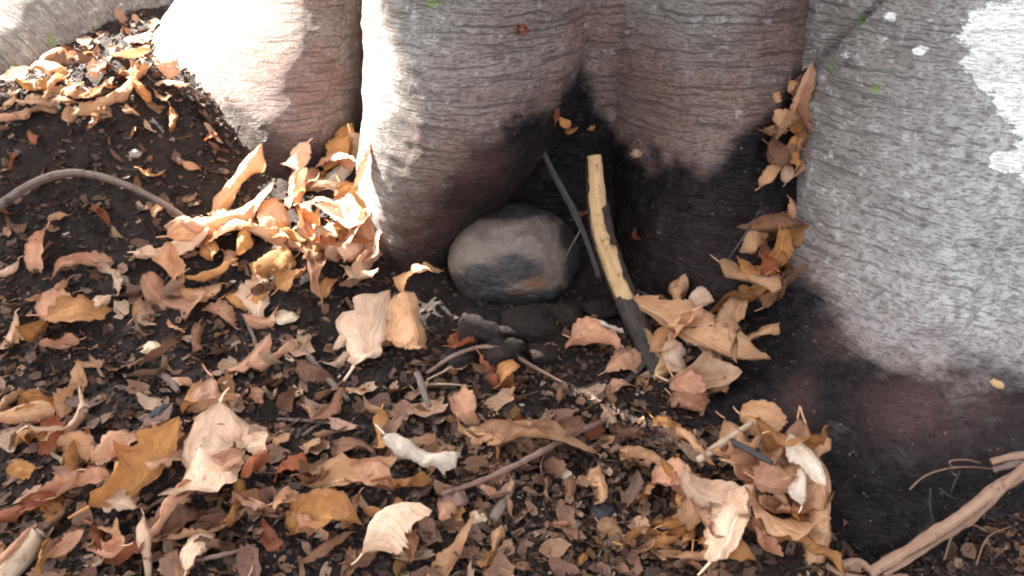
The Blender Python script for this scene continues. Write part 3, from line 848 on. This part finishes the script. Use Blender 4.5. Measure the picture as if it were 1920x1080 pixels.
SCATTER = [  # zone polygon boxes (x0,y0,x1,y1), count, size range, classes, words, lift range
 ((0, 80, 330, 245), 40, (42, 85), "tan pale pink orange tan", "lying in the dappled litter behind the soil bank", (0, .01)),
 ((0, 250, 460, 470), 12, (30, 60), "brown tan rust brown", "scattered on the dark soil bank under the arching twig", (0, .002)),
 ((20, 480, 330, 700), 14, (60, 110), "tan pink brown pale", "lying on open soil below the arching twig", (0, .006)),
 ((545, 295, 700, 445), 12, (55, 100), "tan pale orange pink", "piled in the gap between sunlit root and lobe heap", (.0, .03)),
 ((330, 430, 720, 560), 26, (70, 125), "pink tan orange pink pale", "in the leaf heap against the sunlit lobe", (0, .02)),
 ((330, 560, 660, 780), 20, (50, 105), "tan orange brown pink pale", "in the litter below the leaf heap", (0, .008)),
 ((0, 800, 560, 1075), 34, (70, 130), "tan orange pink brown pink pale rust", "in the deep litter around the golden-orange leaf", (0, .012)),
 ((560, 780, 900, 1075), 24, (55, 120), "tan orange pink brown tan", "in the litter around the bleached leaves", (0, .008)),
 ((820, 600, 1180, 820), 10, (35, 70), "brown pink rust brown", "on bare soil in front of the rounded stone", (0, .003)),
 ((900, 820, 1300, 1075), 22, (40, 85), "brown tan pink orange brown", "on crumbly soil beside the reddish twig", (0, .004)),
 ((1270, 860, 1540, 1075), 18, (80, 140), "tan pink orange pale tan", "buried in the heap at the buttress foot", (.0, .028)),
 ((1240, 560, 1460, 770), 14, (70, 120), "tan pale orange pink", "buried in the leaf pile behind the broken stick", (.0, .02)),
 ((1432, 165, 1500, 330), 12, (45, 80), "tan pink brown tan orange", "crammed into the upper cleft beside the grey buttress", (.004, .022)),
 ((1390, 430, 1485, 560), 10, (60, 95), "tan brown orange", "packed low in the cleft beside the grey buttress", (.0, .02)),
]
WORDS = {"tan": "tan", "pale": "pale", "pink": "pinkish", "orange": "orange", "brown": "dark brown", "rust": "rust-red", "white": "bleached"}
ANCHORS = [(445, 378, "upright lobed tan leaf"), (215, 530, "narrow twisted pale leaf"), (130, 618, "cupped golden leaf"), (492, 570, "pale folded leaf"),
 (330, 575, "ribbed pinkish leaf"), (700, 640, "large leaning pale leaf"), (640, 500, "big pinkish heap leaf"), (668, 440, "bright sunlit leaf"), (70, 772, "cupped brown-orange leaf"),
 (303, 778, "blue-black seed husk"), (420, 775, "long pinkish rolled leaf"), (275, 905, "large golden-orange leaf"), (388, 905, "long wavy-edged pale leaf"), (500, 888, "small round pale leaf"),
 (665, 912, "domed tan leaf"), (795, 893, "bleached white torn leaf"), (725, 1020, "soiled broad pale leaf"), (600, 1000, "broad orange-brown leaf"), (40, 1040, "pale broken stick end"),
 (990, 842, "reddish twig"), (1130, 965, "dark angular seed husk"), (950, 930, "flat grey bark stick"), (1210, 890, "crumpled tan leaf by the black root"), (1305, 655, "holed tan leaf"),
 (1315, 720, "broad cream leaf"), (1440, 550, "hollow brown leaf"), (1450, 465, "tall orange-brown cleft leaf"), (1455, 832, "spotted standing tan leaf"), (1465, 905, "wide amber leaf"),
 (1530, 890, "cream frilled leaf"), (1435, 975, "glossy mauve leaf"), (1370, 1045, "large smooth cream leaf"), (1330, 985, "grey-tan leaf"), (1110, 665, "mauve crumpled leaf"),
 (925, 720, "rust-red leaf before the stone"), (140, 325, "arching twig"), (610, 705, "short grey twig"), (800, 750, "stubby grey twig"), (590, 790, "straight silvery twig"),
 (60, 180, "pale surface root"), (240, 150, "pale sunlit root flank"), (255, 290, "white pebble"), (330, 1010, "half-buried dark brown leaf"), (1465, 240, "mauve cleft-plug leaf")]
for (x0, y0, x1, y1), n, (s0, s1), classes, words, (l0, l1) in SCATTER:
    classes = classes.split()
    pts = []
    for i in range(n):
        best, bd = None, -1
        for _ in range(8):
            c = (random.uniform(x0, x1), random.uniform(y0, y1))
            d_ = min([math.hypot(c[0] - q[0], (c[1] - q[1]) * 1.3) for q in pts] or [1e9])
            if d_ > bd: best, bd = c, d_
        pts.append(best)
        if not hit(*best)[2] and "cleft" not in words and "heap" not in words: continue
        cl = random.choice(classes)
        sz = random.uniform(s0, s1)
        ax_, ay_, an = min(ANCHORS, key=lambda q: math.hypot(q[0] - best[0], q[1] - best[1]))
        rel = "just uphill of" if ay_ - best[1] > 45 else "just downhill of" if best[1] - ay_ > 45 else "beside"
        lb = random.random() < .12
        put_leaf(best[0], best[1], sz, random.uniform(-180, 180), cl,
                 ("small " if sz < 65 else "large " if sz > 108 else "") + ("lobed " if lb else "curled ") + WORDS[cl] + " leaf " + rel + " the " + an,
                 lobed=lb, group="fallen leaves scattered through the litter", lift=random.uniform(l0, l1))

# ------------------------------------------------------------------ twigs and sticks
def px_path(pts, lift=0.0):
    """(px, py[, height above what lies there])"""
    out = []
    for p in pts:
        l, n, g, dep = hit(p[0], p[1])
        h = p[2] if len(p) > 2 else lift
        out.append(tuple(l + (CAM_P - l).normalized() * h))
    return out
def twig(name, pts, w0, w1, mat, label, lift=.004, rough=.42, ns=40, k=8, cat="twig", seed=0, parent=None):
    P = px_path(pts, lift)
    d0 = depth_of(P[0][1], P[0][2]); d1 = depth_of(P[-1][1], P[-1][2])
    if len(P) == 2: P = [P[0], tuple((np.array(P[0]) + np.array(P[1])) / 2 + np.array([.002, 0, .002])), P[1]]
    r = np.linspace(w0 / 2 / FPX * d0, w1 / 2 / FPX * d1, len(P))
    r[-1] *= .72; r[0] *= .85
    o = link(name, tube_mesh(name, P, r, ns, k, rough, seed), mat, parent)
    if parent is None:
        tag(o, label, cat)
    return o

# the thick broken stick leaning in front of the hollow: bare wood with bark left in patches
def broken_stick():
    top, bot = at(1114, 292, .985), hit(1242, 712)[0] + Vector((0, 0, .004))
    mid1, mid2 = at(1128, 430, .945), at(1178, 570, .905)
    P = [top, mid1, mid2, bot]
    root = empty("broken_stick", bot, "thick broken stick with peeled yellow wood leaning before the hollow", "stick")
    bpy.context.view_layer.update()
    inv = root.matrix_world.inverted()
    def part(name, me, mat):
        o = link(name, me, mat, root); o.matrix_parent_inverse = inv; return o
    dd = depth_of(.95, .2)
    r = np.array([.0088, .0120, .0120, .0105])
    part("bare_wood", tube_mesh("bare_wood", P, r, 90, 18, .16, 5), M_BARE)
    # bark sleeves: partial shells a little proud of the wood
    Pn = np.array([list(p) for p in P]); key = np.concatenate([[0], np.cumsum(np.linalg.norm(np.diff(Pn, axis=0), axis=1))])
    def sleeve(t0, t1, a0, a1, seed):
        n, k = 40, 14
        tt = np.linspace(t0, t1, n) * key[-1]
        C = smooth_interp(key, Pn, tt); R = np.interp(tt, key, r) * 1.10 + .0012
        T = np.gradient(C, axis=0); T /= np.linalg.norm(T, axis=1)[:, None]
        A = np.cross(T, np.array([0, 1.0, 0])); A /= np.linalg.norm(A, axis=1)[:, None]; B = np.cross(A, T)
        wob0 = .5 * noise(np.stack([tt * 60, tt * 0 + seed, tt * 0], -1), 1, 2, seed); wob1 = .5 * noise(np.stack([tt * 60, tt * 0 + seed + 9, tt * 0], -1), 1, 2, seed)
        end = np.clip(np.minimum(np.linspace(0, 1, n), np.linspace(1, 0, n)) * 9, .15, 1)
        am = (a0 + a1) / 2; lo = am + (a0 - am + wob0) * end; hi = am + (a1 - am + wob1) * end
        a = lo[:, None] + (hi - lo)[:, None] * np.linspace(0, 1, k)[None]
        sh = []
        for off in (0, -.0014):
            V = C[:, None] + (R[:, None] + off)[..., None] * (np.cos(a)[..., None] * A[:, None] + np.sin(a)[..., None] * B[:, None])
            sh.append(V.reshape(-1, 3))
        V = np.concatenate(sh); V += .0006 * noise(V, 200, 2, seed)[:, None]
        F = grid_faces(n, k); F2 = F[:, ::-1] + n * k
        rim = list(range(k)) + [i * k + k - 1 for i in range(1, n)] + [(n - 1) * k + j for j in range(k - 2, -1, -1)] + [i * k for i in range(n - 2, 0, -1)]
        rim = np.array(rim); rn = np.roll(rim, -1)
        F3 = np.stack([rim, rn, rn + n * k, rim + n * k], -1)
        uv = np.stack([np.tile(np.repeat(tt, k), 2), np.tile(a.ravel() * .02, 2)], -1)
        part("bark_strip", mesh_np("bark_strip", V, np.concatenate([F, F2, F3]), uv), M_CHARBARK)
    # find which way the camera lies around the stick: angle of -y in the A,B frame
    T = (Pn[-1] - Pn[0]) / np.linalg.norm(Pn[-1] - Pn[0]); A = np.cross(T, [0, 1.0, 0]); A /= np.linalg.norm(A); B = np.cross(A, T)
    v = np.array([0, -1, .45]); front = math.atan2(v @ B, v @ A)
    R_ = np.array([1.0, 0, 0]); rt = math.atan2(R_ @ B, R_ @ A)
    sg = 1 if math.sin(rt - front) > 0 else -1            # sg: turning towards picture right
    sleeve(.20, .40, front + sg * .25, front + sg * 2.3, 2)
    sleeve(.02, .97, front - sg * 3.2, front - sg * 1.25, 3)
    sleeve(.40, .70, front + sg * .75, front + sg * 2.4, 6)
    sleeve(.60, .985, front - sg * 2.0, front + sg * .55, 4)
    sleeve(.62, .80, front + sg * .1, front + sg * 2.6, 5)
broken_stick()

twig("arching_twig", [(-40, 410, .02), (0, 385, .03), (60, 345, .05), (140, 324, .06), (230, 345, .05), (310, 385, .03), (385, 436, .006)], 19, 11, M_TWIG_GREY, "pale bent twig arching over the dark soil bank", ns=70, k=10, rough=.12)
def dark_twig():
    P = [at(1003, 250, 1.0), at(1035, 320, .985), at(1078, 400, .965), at(1096, 440, .95), at(1125, 520, .93)]
    tag(link("dark_twig", tube_mesh("dark_twig", P, [.0028, .0038, .0046, .004, .004], 60, 9, .2, 3), M_TWIG_DARK),
        "thin charred twig leaning beside the broken stick", "twig")
    P = [at(1092, 425, .955), at(1075, 455, .95), at(1058, 485, .945)]
    tag(link("dry_stem", tube_mesh("dry_stem", P, [.0014, .0011, .0008], 16, 6, .2, 4), M_TWIG_GREY), "short dry stem crossing the top of the rounded stone", "stem")
dark_twig()
twig("reddish_twig", [(828, 926, .022), (900, 902, .024), (980, 866, .024), (1060, 822, .022), (1136, 786, .016)], 10, 13, M_TWIG_RED, "long reddish twig lying across leaf and soil", ns=60)
twig("bent_twig", [(800, 700, .008), (850, 668, .02), (905, 650, .024), (940, 655, .022), (1000, 688, .014), (1065, 724, .004)], 8, 8, M_TWIG_RED, "thin bent twig arching before the rounded stone", ns=60)
twig("grey_twig", [(568, 655, .008), (610, 705, .010), (655, 752, .006)], 14, 12, M_TWIG_GREY, "short grey twig in the litter under the leaning leaves")
twig("brown_twig", [(458, 590, .006), (478, 640, .008), (492, 690, .004)], 9, 7, M_TWIG_GREY, "short dull twig beside the pale folded leaf")
twig("upright_twig", [(783, 700, .016), (800, 750, .012), (818, 815, .004)], 15, 12, M_TWIG_GREY, "stubby grey twig under the hanging tan leaf")
twig("silver_twig", [(520, 786, .006), (590, 790, .009), (676, 800, .006)], 7, 8, M_TWIG_GREY, "straight silvery twig lying flat in the litter")
twig("silver_twig", [(565, 818, .004), (600, 795, .008)], 7, 6, M_TWIG_GREY, "tiny silvery twig crossing the straight silvery twig")
twig("straw", [(785, 722, .012), (830, 720, .014), (885, 724, .008)], 4, 4, M_TWIG_PALE, "pale straw beside the stubby grey twig", cat="straw", ns=20, k=6)
twig("straw", [(800, 712, .012), (845, 688, .016), (862, 672, .014)], 4, 4, M_TWIG_PALE, "pale straw slanting up to the bent twig", cat="straw", ns=20, k=6)
twig("pale_stick", [(2, 1090, .012), (40, 1045, .016), (72, 998, .018)], 46, 40, M_TWIG_PALE, "thick pale broken stick end poking from the litter", cat="stick", rough=.1, k=12)
twig("fallen_stick", [(1152, 735, .006), (1185, 705, .010), (1215, 675, .012)], 13, 12, M_TWIG_DARK, "short dark stick beside the foot of the broken stick", cat="stick")
twig("forked_twig", [(1309, 864, .030), (1345, 838, .050), (1372, 820, .058), (1410, 793, .060)], 17, 15, M_TWIG_PALE, "short pale forked twig resting on the leaf heap", rough=.15)
twig("black_twig", [(1366, 826, .052), (1400, 842, .066), (1448, 868, .072)], 16, 13, M_TWIG_DARK, "stubby black twig under the pale forked twig", rough=.2)
twig("fine_stem", [(1195, 545, .03), (1250, 566, .03), (1325, 574, .02)], 4, 4, M_TWIG_GREY, "thin grey stem reaching from the broken stick to the leaf pile", cat="stem", k=6)
twig("fine_stem", [(1425, 395, .02), (1390, 450, .03), (1352, 505, .02)], 5, 4, M_TWIG_DARK, "thin dark stem leaning on the black bark", cat="stem", k=6)
twig("soil_twig", [(1065, 830, .004), (1090, 800, .007), (1125, 808, .004)], 12, 9, M_TWIG_RED, "stubby brown twig under the reddish twig end")
twig("soil_twig", [(925, 975, .004), (950, 930, .007), (965, 905, .005)], 22, 14, M_TWIG_GREY, "flat grey bark stick lying on crumbly soil", cat="stick")
twig("dull_twig", [(300, 700, .006), (335, 735, .009)], 17, 14, M_TWIG_GREY, "short dull stick over the blue-black seed husk")
twig("thin_twig", [(330, 1055, .012), (420, 1040, .014), (480, 1022, .010)], 9, 7, M_TWIG_RED, "thin dark twig at the edge of the deep litter")

# pinkish twisted root creeping over the soil under the buttress
def pink_root():
    base = hit(1700, 985)[0]
    root = empty("twisted_root", base, "pinkish twisted root snaking over the soil under the buttress", "root")
    bpy.context.view_layer.update()
    inv = root.matrix_world.inverted()
    def strand(pts, w0, w1, seed, mat=M_ROOT, k=10, name="strand"):
        P = px_path(pts)
        ds = [depth_of(p[1], p[2]) for p in P]
        r = np.linspace(w0, w1, len(P)) / 2 / FPX * np.array(ds)
        o = link(name, tube_mesh(name, P, r, 80, k, .28, seed), mat, root); o.matrix_parent_inverse = inv
    strand([(1630, 1075, .016), (1690, 1040, .022), (1750, 1002, .028), (1810, 962, .032), (1870, 915, .036), (1935, 880, .036)], 22, 26, 1)
    strand([(1655, 1078, .014), (1705, 1046, .016), (1765, 1008, .020), (1822, 972, .022), (1885, 908, .04), (1940, 862, .04)], 16, 18, 2)
    strand([(1548, 1060, .012), (1585, 1078, .014), (1640, 1086, .014), (1700, 1082, .012)], 13, 14, 3)
    strand([(1570, 1062, .02), (1610, 1055, .022), (1640, 1075, .018)], 18, 14, 4)
    strand([(1858, 866, .03), (1890, 858, .034), (1935, 852, .034)], 13, 18, 5)
    strand([(1862, 882, .03), (1895, 872, .034), (1935, 866, .034)], 12, 16, 6, M_TWIG_GREY)
pink_root()
for i, (pts, lab) in enumerate([
    ([(1745, 915, .004), (1744, 950, .008), (1752, 985, .004)], "upright fine rootlet on the black buttress foot"),
    ([(1705, 918, .004), (1730, 895, .008), (1770, 880, .010), (1830, 876, .010), (1862, 880, .01)], "long fine rootlet joining the twisted root"),
    ([(1800, 882, .008), (1790, 905, .01), (1782, 925, .006)], "short fine rootlet hanging from the long rootlet"),
    ([(1760, 915, .006), (1780, 930, .008), (1795, 936, .004)], "small hooked rootlet on the black bark"),
    ([(1838, 868, .006), (1810, 862, .01), (1780, 868, .012), (1790, 880, .008)], "looped fine rootlet above the long rootlet"),
    ([(1770, 1050, .004), (1790, 1000, .01), (1815, 985, .012), (1860, 1000, .004)], "fine rootlet curling on crumbs under the twisted root"),
    ([(1830, 1060, .004), (1850, 1010, .01), (1900, 985, .006)], "bowed fine rootlet among crumbs below the twisted root")]):
    twig("rootlet", pts, 4.5, 3, M_TWIG_DARK if i in (0, 2, 3) else M_ROOT, lab, cat="rootlet", k=6, ns=30, rough=.1)

# ------------------------------------------------------------------ small single things
def lump(name, px, py, size, mat, label, cat, flat=.7, seed=0, lift=.3, stretch=1.0):
    loc, nor, g, dep = hit(px, py)
    r = size / 2 / FPX * dep
    nu, nv = 20, 14
    th = np.linspace(.01, math.pi - .01, nv); ph = np.linspace(0, 2 * math.pi, nu, endpoint=False)
    S = np.stack([np.sin(th)[:, None] * np.cos(ph), np.sin(th)[:, None] * np.sin(ph), np.repeat(np.cos(th)[:, None], nu, 1)], -1).reshape(-1, 3)
    V = S * np.array([r * stretch, r, r * flat]) * (1 + .38 * noise(S, 1.9, 2, seed) + .16 * noise(S, 5, 2, seed + 1))[:, None]
    a = seed * 1.3; c, s = math.cos(a), math.sin(a)
    V = V @ np.array([[c, -s, 0], [s, c, 0], [0, 0, 1]]).T + np.array(loc + nor * r * lift)
    uv = np.stack([V[:, 0], V[:, 2] * .1], -1)
    tag(link(name, mesh_np(name, V, grid_faces(nv, nu, True), uv), mat), label, cat)
M_HUSK = wood_material("seed_husk", (.012, .011, .014), (.032, .030, .040), (.010, .009, .010), 1, .6, .006)
M_CHIP = wood_material("wood_chip", (.55, .42, .27), (.68, .56, .40), (.38, .24, .14))
M_FLINT = wood_material("pebble", (.22, .18, .155), (.40, .36, .33), (.10, .08, .066), 1, .7, .004)
lump("seed_husk", 303, 778, 46, M_HUSK, "blue-black round seed husk on the litter", "husk", seed=3, lift=.05, flat=.5)
lump("seed_husk", 1130, 965, 54, M_HUSK, "dark angular seed husk on crumbly soil", "husk", seed=4, lift=.05, flat=.5)
lump("seed_husk", 850, 938, 50, M_TWIG_RED, "dull purple seed husk under the bleached torn leaf", "husk", seed=5)
lump("wood_chip", 537, 597, 46, M_CHIP, "cream splinter of wood beside the pale folded leaf", "wood chip", flat=.3, seed=6, stretch=1.1)
lump("wood_chip", 1059, 893, 26, M_CHIP, "small cream wood chip on crumbly soil", "wood chip", seed=7)
lump("wood_chip", 895, 975, 36, M_CHIP, "pale wedge of wood near the flat grey bark stick", "wood chip", seed=8)
lump("wood_chip", 288, 657, 38, M_CHIP, "pale oval wood chip on black soil", "wood chip", flat=.35, seed=9)
put_leaf(1135, 632, 62, -25, "white", "thin white leaf rim curving beside the foot of the rounded stone", roll=75, lift=.012)
lump("pebble", 1253, 830, 24, M_FLINT, "pale pebble beside the amber leaf curl", "pebble", seed=11)
lump("pebble", 1075, 985, 26, M_FLINT, "small whitish pebble near the dark angular husk", "pebble", seed=12)
lump("pebble", 255, 290, 22, M_FLINT, "white pebble glinting on the soil bank", "pebble", seed=13)
lump("bark_knot", 1196, 287, 22, M_ROOT, "small pink knot on the edge of the black crust", "knot", seed=14)
lump("bud_scale", 1868, 722, 24, M_BARE, "ochre bud scale caught on the ruddy bark", "bud scale", seed=15, stretch=.5)

for i, (px, py, sz, lab) in enumerate([
    (905, 615, 88, "black earth clod directly under the rounded stone"), (985, 612, 92, "lumpy black clod at the front of the rounded stone"),
    (945, 655, 80, "crumbling black clod before the rounded stone"), (1050, 598, 74, "charred clod between the rounded stone and the broken stick"),
    (870, 668, 64, "damp black clod beside the bent twig end"), (1015, 660, 60, "small black clod behind the bent twig"),
    (1130, 585, 66, "black clod at the back of the broken stick")]):
    lump("earth_clod", px, py, sz, M_SOIL, lab, "clod", flat=.55, seed=40 + i, lift=.15, stretch=1.2)

# ------------------------------------------------------------------ uncountable crumbs, chaff and leaf fragments
def scatter_xy(n, boxes):
    pts = []
    w = np.array([b[4] for b in boxes], float); w /= w.sum()
    for b, k in zip(boxes, (w * n).astype(int)):
        px = RNG.uniform(b[0], b[2], k); py = RNG.uniform(b[1], b[3], k)
        r = np.array([ray(x, y) for x, y in zip(px, py)])
        t = (CAM_H + .25 * .585) / (.25 * r[:, 1] - r[:, 2])
        pts.append(np.stack([r[:, 0] * t, r[:, 1] * t], -1))
    return np.concatenate(pts)

def rot_mats(n):
    q = RNG.normal(size=(n, 4)); q /= np.linalg.norm(q, axis=1)[:, None]
    w, x, y, z = q.T
    return np.stack([1 - 2 * (y*y + z*z), 2 * (x*y - z*w), 2 * (x*z + y*w), 2 * (x*y + z*w), 1 - 2 * (x*x + z*z), 2 * (y*z - x*w),
                     2 * (x*z - y*w), 2 * (y*z + x*w), 1 - 2 * (x*x + y*y)], -1).reshape(n, 3, 3)

def vary_material(name, cols, rough=.85, spec=.3):
    m = NT(name)
    isl = m.n("NewGeometry").outputs["Random Per Island"]
    r = m.n("ValToRGB", {0: isl})
    cr = r.color_ramp
    cr.interpolation = 'CONSTANT'
    while len(cr.elements) < len(cols): cr.elements.new(.5)
    for i, c in enumerate(cols):
        cr.elements[i].position = i / len(cols); cr.elements[i].color = (*c, 1)
    pos = m.pos()
    b = m.noise(pos, 260.0, 3.0)
    col = m.mix(m.math('MULTIPLY', b, .7), r.outputs[0], (.03, .02, .015))
    return m.finish(col, rough, b, .002, spec)

def stuff(name, label, xy, base_v, base_f, size, mat, zoff=.2, aniso=(1, 1, 1), flat=None):
    n = len(xy)
    R = rot_mats(n)
    if flat is not None:      # keep mostly lying: blend the rotation towards a yaw only
        a = RNG.uniform(0, 6.28, n); tx = RNG.normal(0, flat, n); ty = RNG.normal(0, flat, n)
        ca, sa = np.cos(a), np.sin(a)
        Z = np.stack([ca, -sa, 0*a, sa, ca, 0*a, 0*a, 0*a, 1+0*a], -1).reshape(n, 3, 3)
        Xr = np.stack([1+0*a, 0*a, 0*a, 0*a, np.cos(tx), -np.sin(tx), 0*a, np.sin(tx), np.cos(tx)], -1).reshape(n, 3, 3)
        Yr = np.stack([np.cos(ty), 0*a, np.sin(ty), 0*a, 1+0*a, 0*a, -np.sin(ty), 0*a, np.cos(ty)], -1).reshape(n, 3, 3)
        R = Z @ Xr @ Yr
    s = RNG.uniform(size[0], size[1], n) ** 1.0
    an = RNG.uniform(.55, 1.35, (n, 1, 3)) * np.array(aniso)
    bvv = base_v[None] * an * (1 + RNG.uniform(-.25, .25, (n, len(base_v), 1)))
    V = np.einsum('nij,nkj->nki', R, bvv) * s[:, None, None]
    z = gz(xy[:, 0], xy[:, 1]) + s * zoff
    V += np.concatenate([xy, z[:, None]], -1)[:, None, :]
    k = len(base_v)
    F = (base_f[None] + (np.arange(n) * k)[:, None, None]).reshape(-1, base_f.shape[1])
    o = link(name, mesh_np(name, V.reshape(-1, 3), F, None, None, smooth=False), mat)
    return tag(o, label, None, None, "stuff")

ico_v = []; g = (1 + 5 ** .5) / 2
for a, b in ((1, g), (1, -g), (-1, g), (-1, -g)):
    ico_v += [(0, a, b), (a, b, 0), (b, 0, a)]
ico_v = np.array(ico_v) / math.hypot(1, g)
from itertools import combinations
dmin = min(np.linalg.norm(ico_v[i] - ico_v[j]) for i, j in combinations(range(12), 2)) * 1.05
ico_f = []
for i, j, k in combinations(range(12), 3):
    if max(np.linalg.norm(ico_v[i] - ico_v[j]), np.linalg.norm(ico_v[j] - ico_v[k]), np.linalg.norm(ico_v[i] - ico_v[k])) < dmin:
        nrm = np.cross(ico_v[j] - ico_v[i], ico_v[k] - ico_v[i])
        ico_f.append((i, j, k) if nrm @ ico_v[i] > 0 else (i, k, j))
ico_f = np.array(ico_f)
OUT = [(-800, 120, -100, 500, .35), (-800, 500, -100, 1500, .8), (-100, 1120, 2000, 1500, .7)]
ALLBOX = [(-150, 60, 2070, 420, .9), (-150, 420, 2070, 700, 1.0), (-150, 700, 2070, 1130, 1.3)] + OUT
M_CRUMB = vary_material("soil_crumbs", [(.014, .010, .009), (.026, .017, .014), (.05, .031, .023), (.010, .008, .008), (.085, .05, .034), (.02, .014, .012)])
stuff("soil_crumbs", "loose dark soil crumbs over the forest floor", scatter_xy(23000, ALLBOX), ico_v, ico_f, (.0010, .0042), M_CRUMB)
tri_v = np.array([(-1, -.45, 0), (-.2, -.6, .18), (.9, -.35, .05), (1, .3, .2), (.1, .55, .02), (-.8, .4, .22), (0, 0, -.08)], float)
tri_f = np.array([(6, i, (i + 1) % 6) for i in range(6)])
M_FRAG = vary_material("leaf_fragments", [(.20, .105, .065), (.31, .18, .115), (.10, .05, .034), (.24, .115, .055), (.06, .033, .024), (.075, .04, .028), (.15, .078, .055)], .7, .4)
FB = [(-100, 95, 420, 250, 1.0), (-100, 250, 480, 450, 1.5), (-100, 450, 760, 700, 1.2), (-100, 700, 900, 1120, 2.0), (760, 620, 1300, 860, 1.1), (860, 820, 1600, 1120, 2.2), (1230, 430, 1500, 780, .7), (1640, 880, 2000, 1120, .7)] + [(*b[:4], b[4] * 2.2) for b in OUT]
stuff("leaf_fragments", "broken brown leaf fragments strewn through the litter", scatter_xy(10000, FB), tri_v, tri_f, (.0022, .0085), M_FRAG, .5, flat=.5)
M_CHAFF = vary_material("chaff", [(.5, .38, .26), (.33, .21, .13), (.6, .5, .4), (.22, .14, .1)], .7, .4)
stuff("chaff", "pale bits of chaff and husk sprinkled on the soil", scatter_xy(900, FB), tri_v, tri_f, (.0012, .0042), M_CHAFF, .9, flat=.5)
st_v = np.array([(-1, -.06, -.06), (-1, .06, -.06), (-1, 0, .08), (1, -.05, -.05), (1, .05, -.05), (1, 0, .07), ], float)
st_f = np.array([(0, 1, 4), (0, 4, 3), (1, 2, 5), (1, 5, 4), (2, 0, 3), (2, 3, 5), (0, 2, 1), (3, 4, 5)])
M_BITS = vary_material("twig_bits", [(.10, .065, .05), (.17, .12, .10), (.05, .035, .03), (.24, .16, .12)])
stuff("twig_bits", "short broken twig bits mixed into the litter", scatter_xy(900, FB), st_v, st_f, (.005, .018), M_BITS, .12, flat=.25)

# crumpled scraps: curved little patches too many to count
u_, v_ = np.meshgrid(np.linspace(-1, 1, 5), np.linspace(-.6, .6, 4), indexing='ij')
w_ = np.sqrt(np.clip(1.15 - u_ ** 2, .05, 1))
cv = np.stack([u_, v_ * w_, .35 * (v_ ** 2) + .22 * u_ ** 2 + .12 * np.sin(u_ * 4 + v_ * 3)], -1).reshape(-1, 3)
M_SCRAP = vary_material("leaf_scraps", [(.46, .26, .15), (.29, .145, .08), (.55, .36, .24), (.38, .18, .07), (.16, .08, .05), (.42, .225, .15), (.22, .10, .06)], .65, .4)
SB = [(-60, 85, 380, 245, 1.0), (-60, 250, 460, 440, .55), (-60, 450, 740, 700, .8), (-60, 700, 900, 1120, 2.2), (760, 640, 1280, 860, .35), (880, 840, 1580, 1110, 1.2), (1240, 480, 1480, 770, .5)] + [(*b[:4], b[4] * 3.0) for b in OUT]
o = stuff("leaf_scraps", "small crumpled leaf scraps filling the litter between whole leaves", scatter_xy(1300, SB), cv, grid_faces(5, 4), (.005, .019), M_SCRAP, .35, flat=.55)
o.data.polygons.foreach_set("use_smooth", np.ones(len(o.data.polygons), dtype=bool))
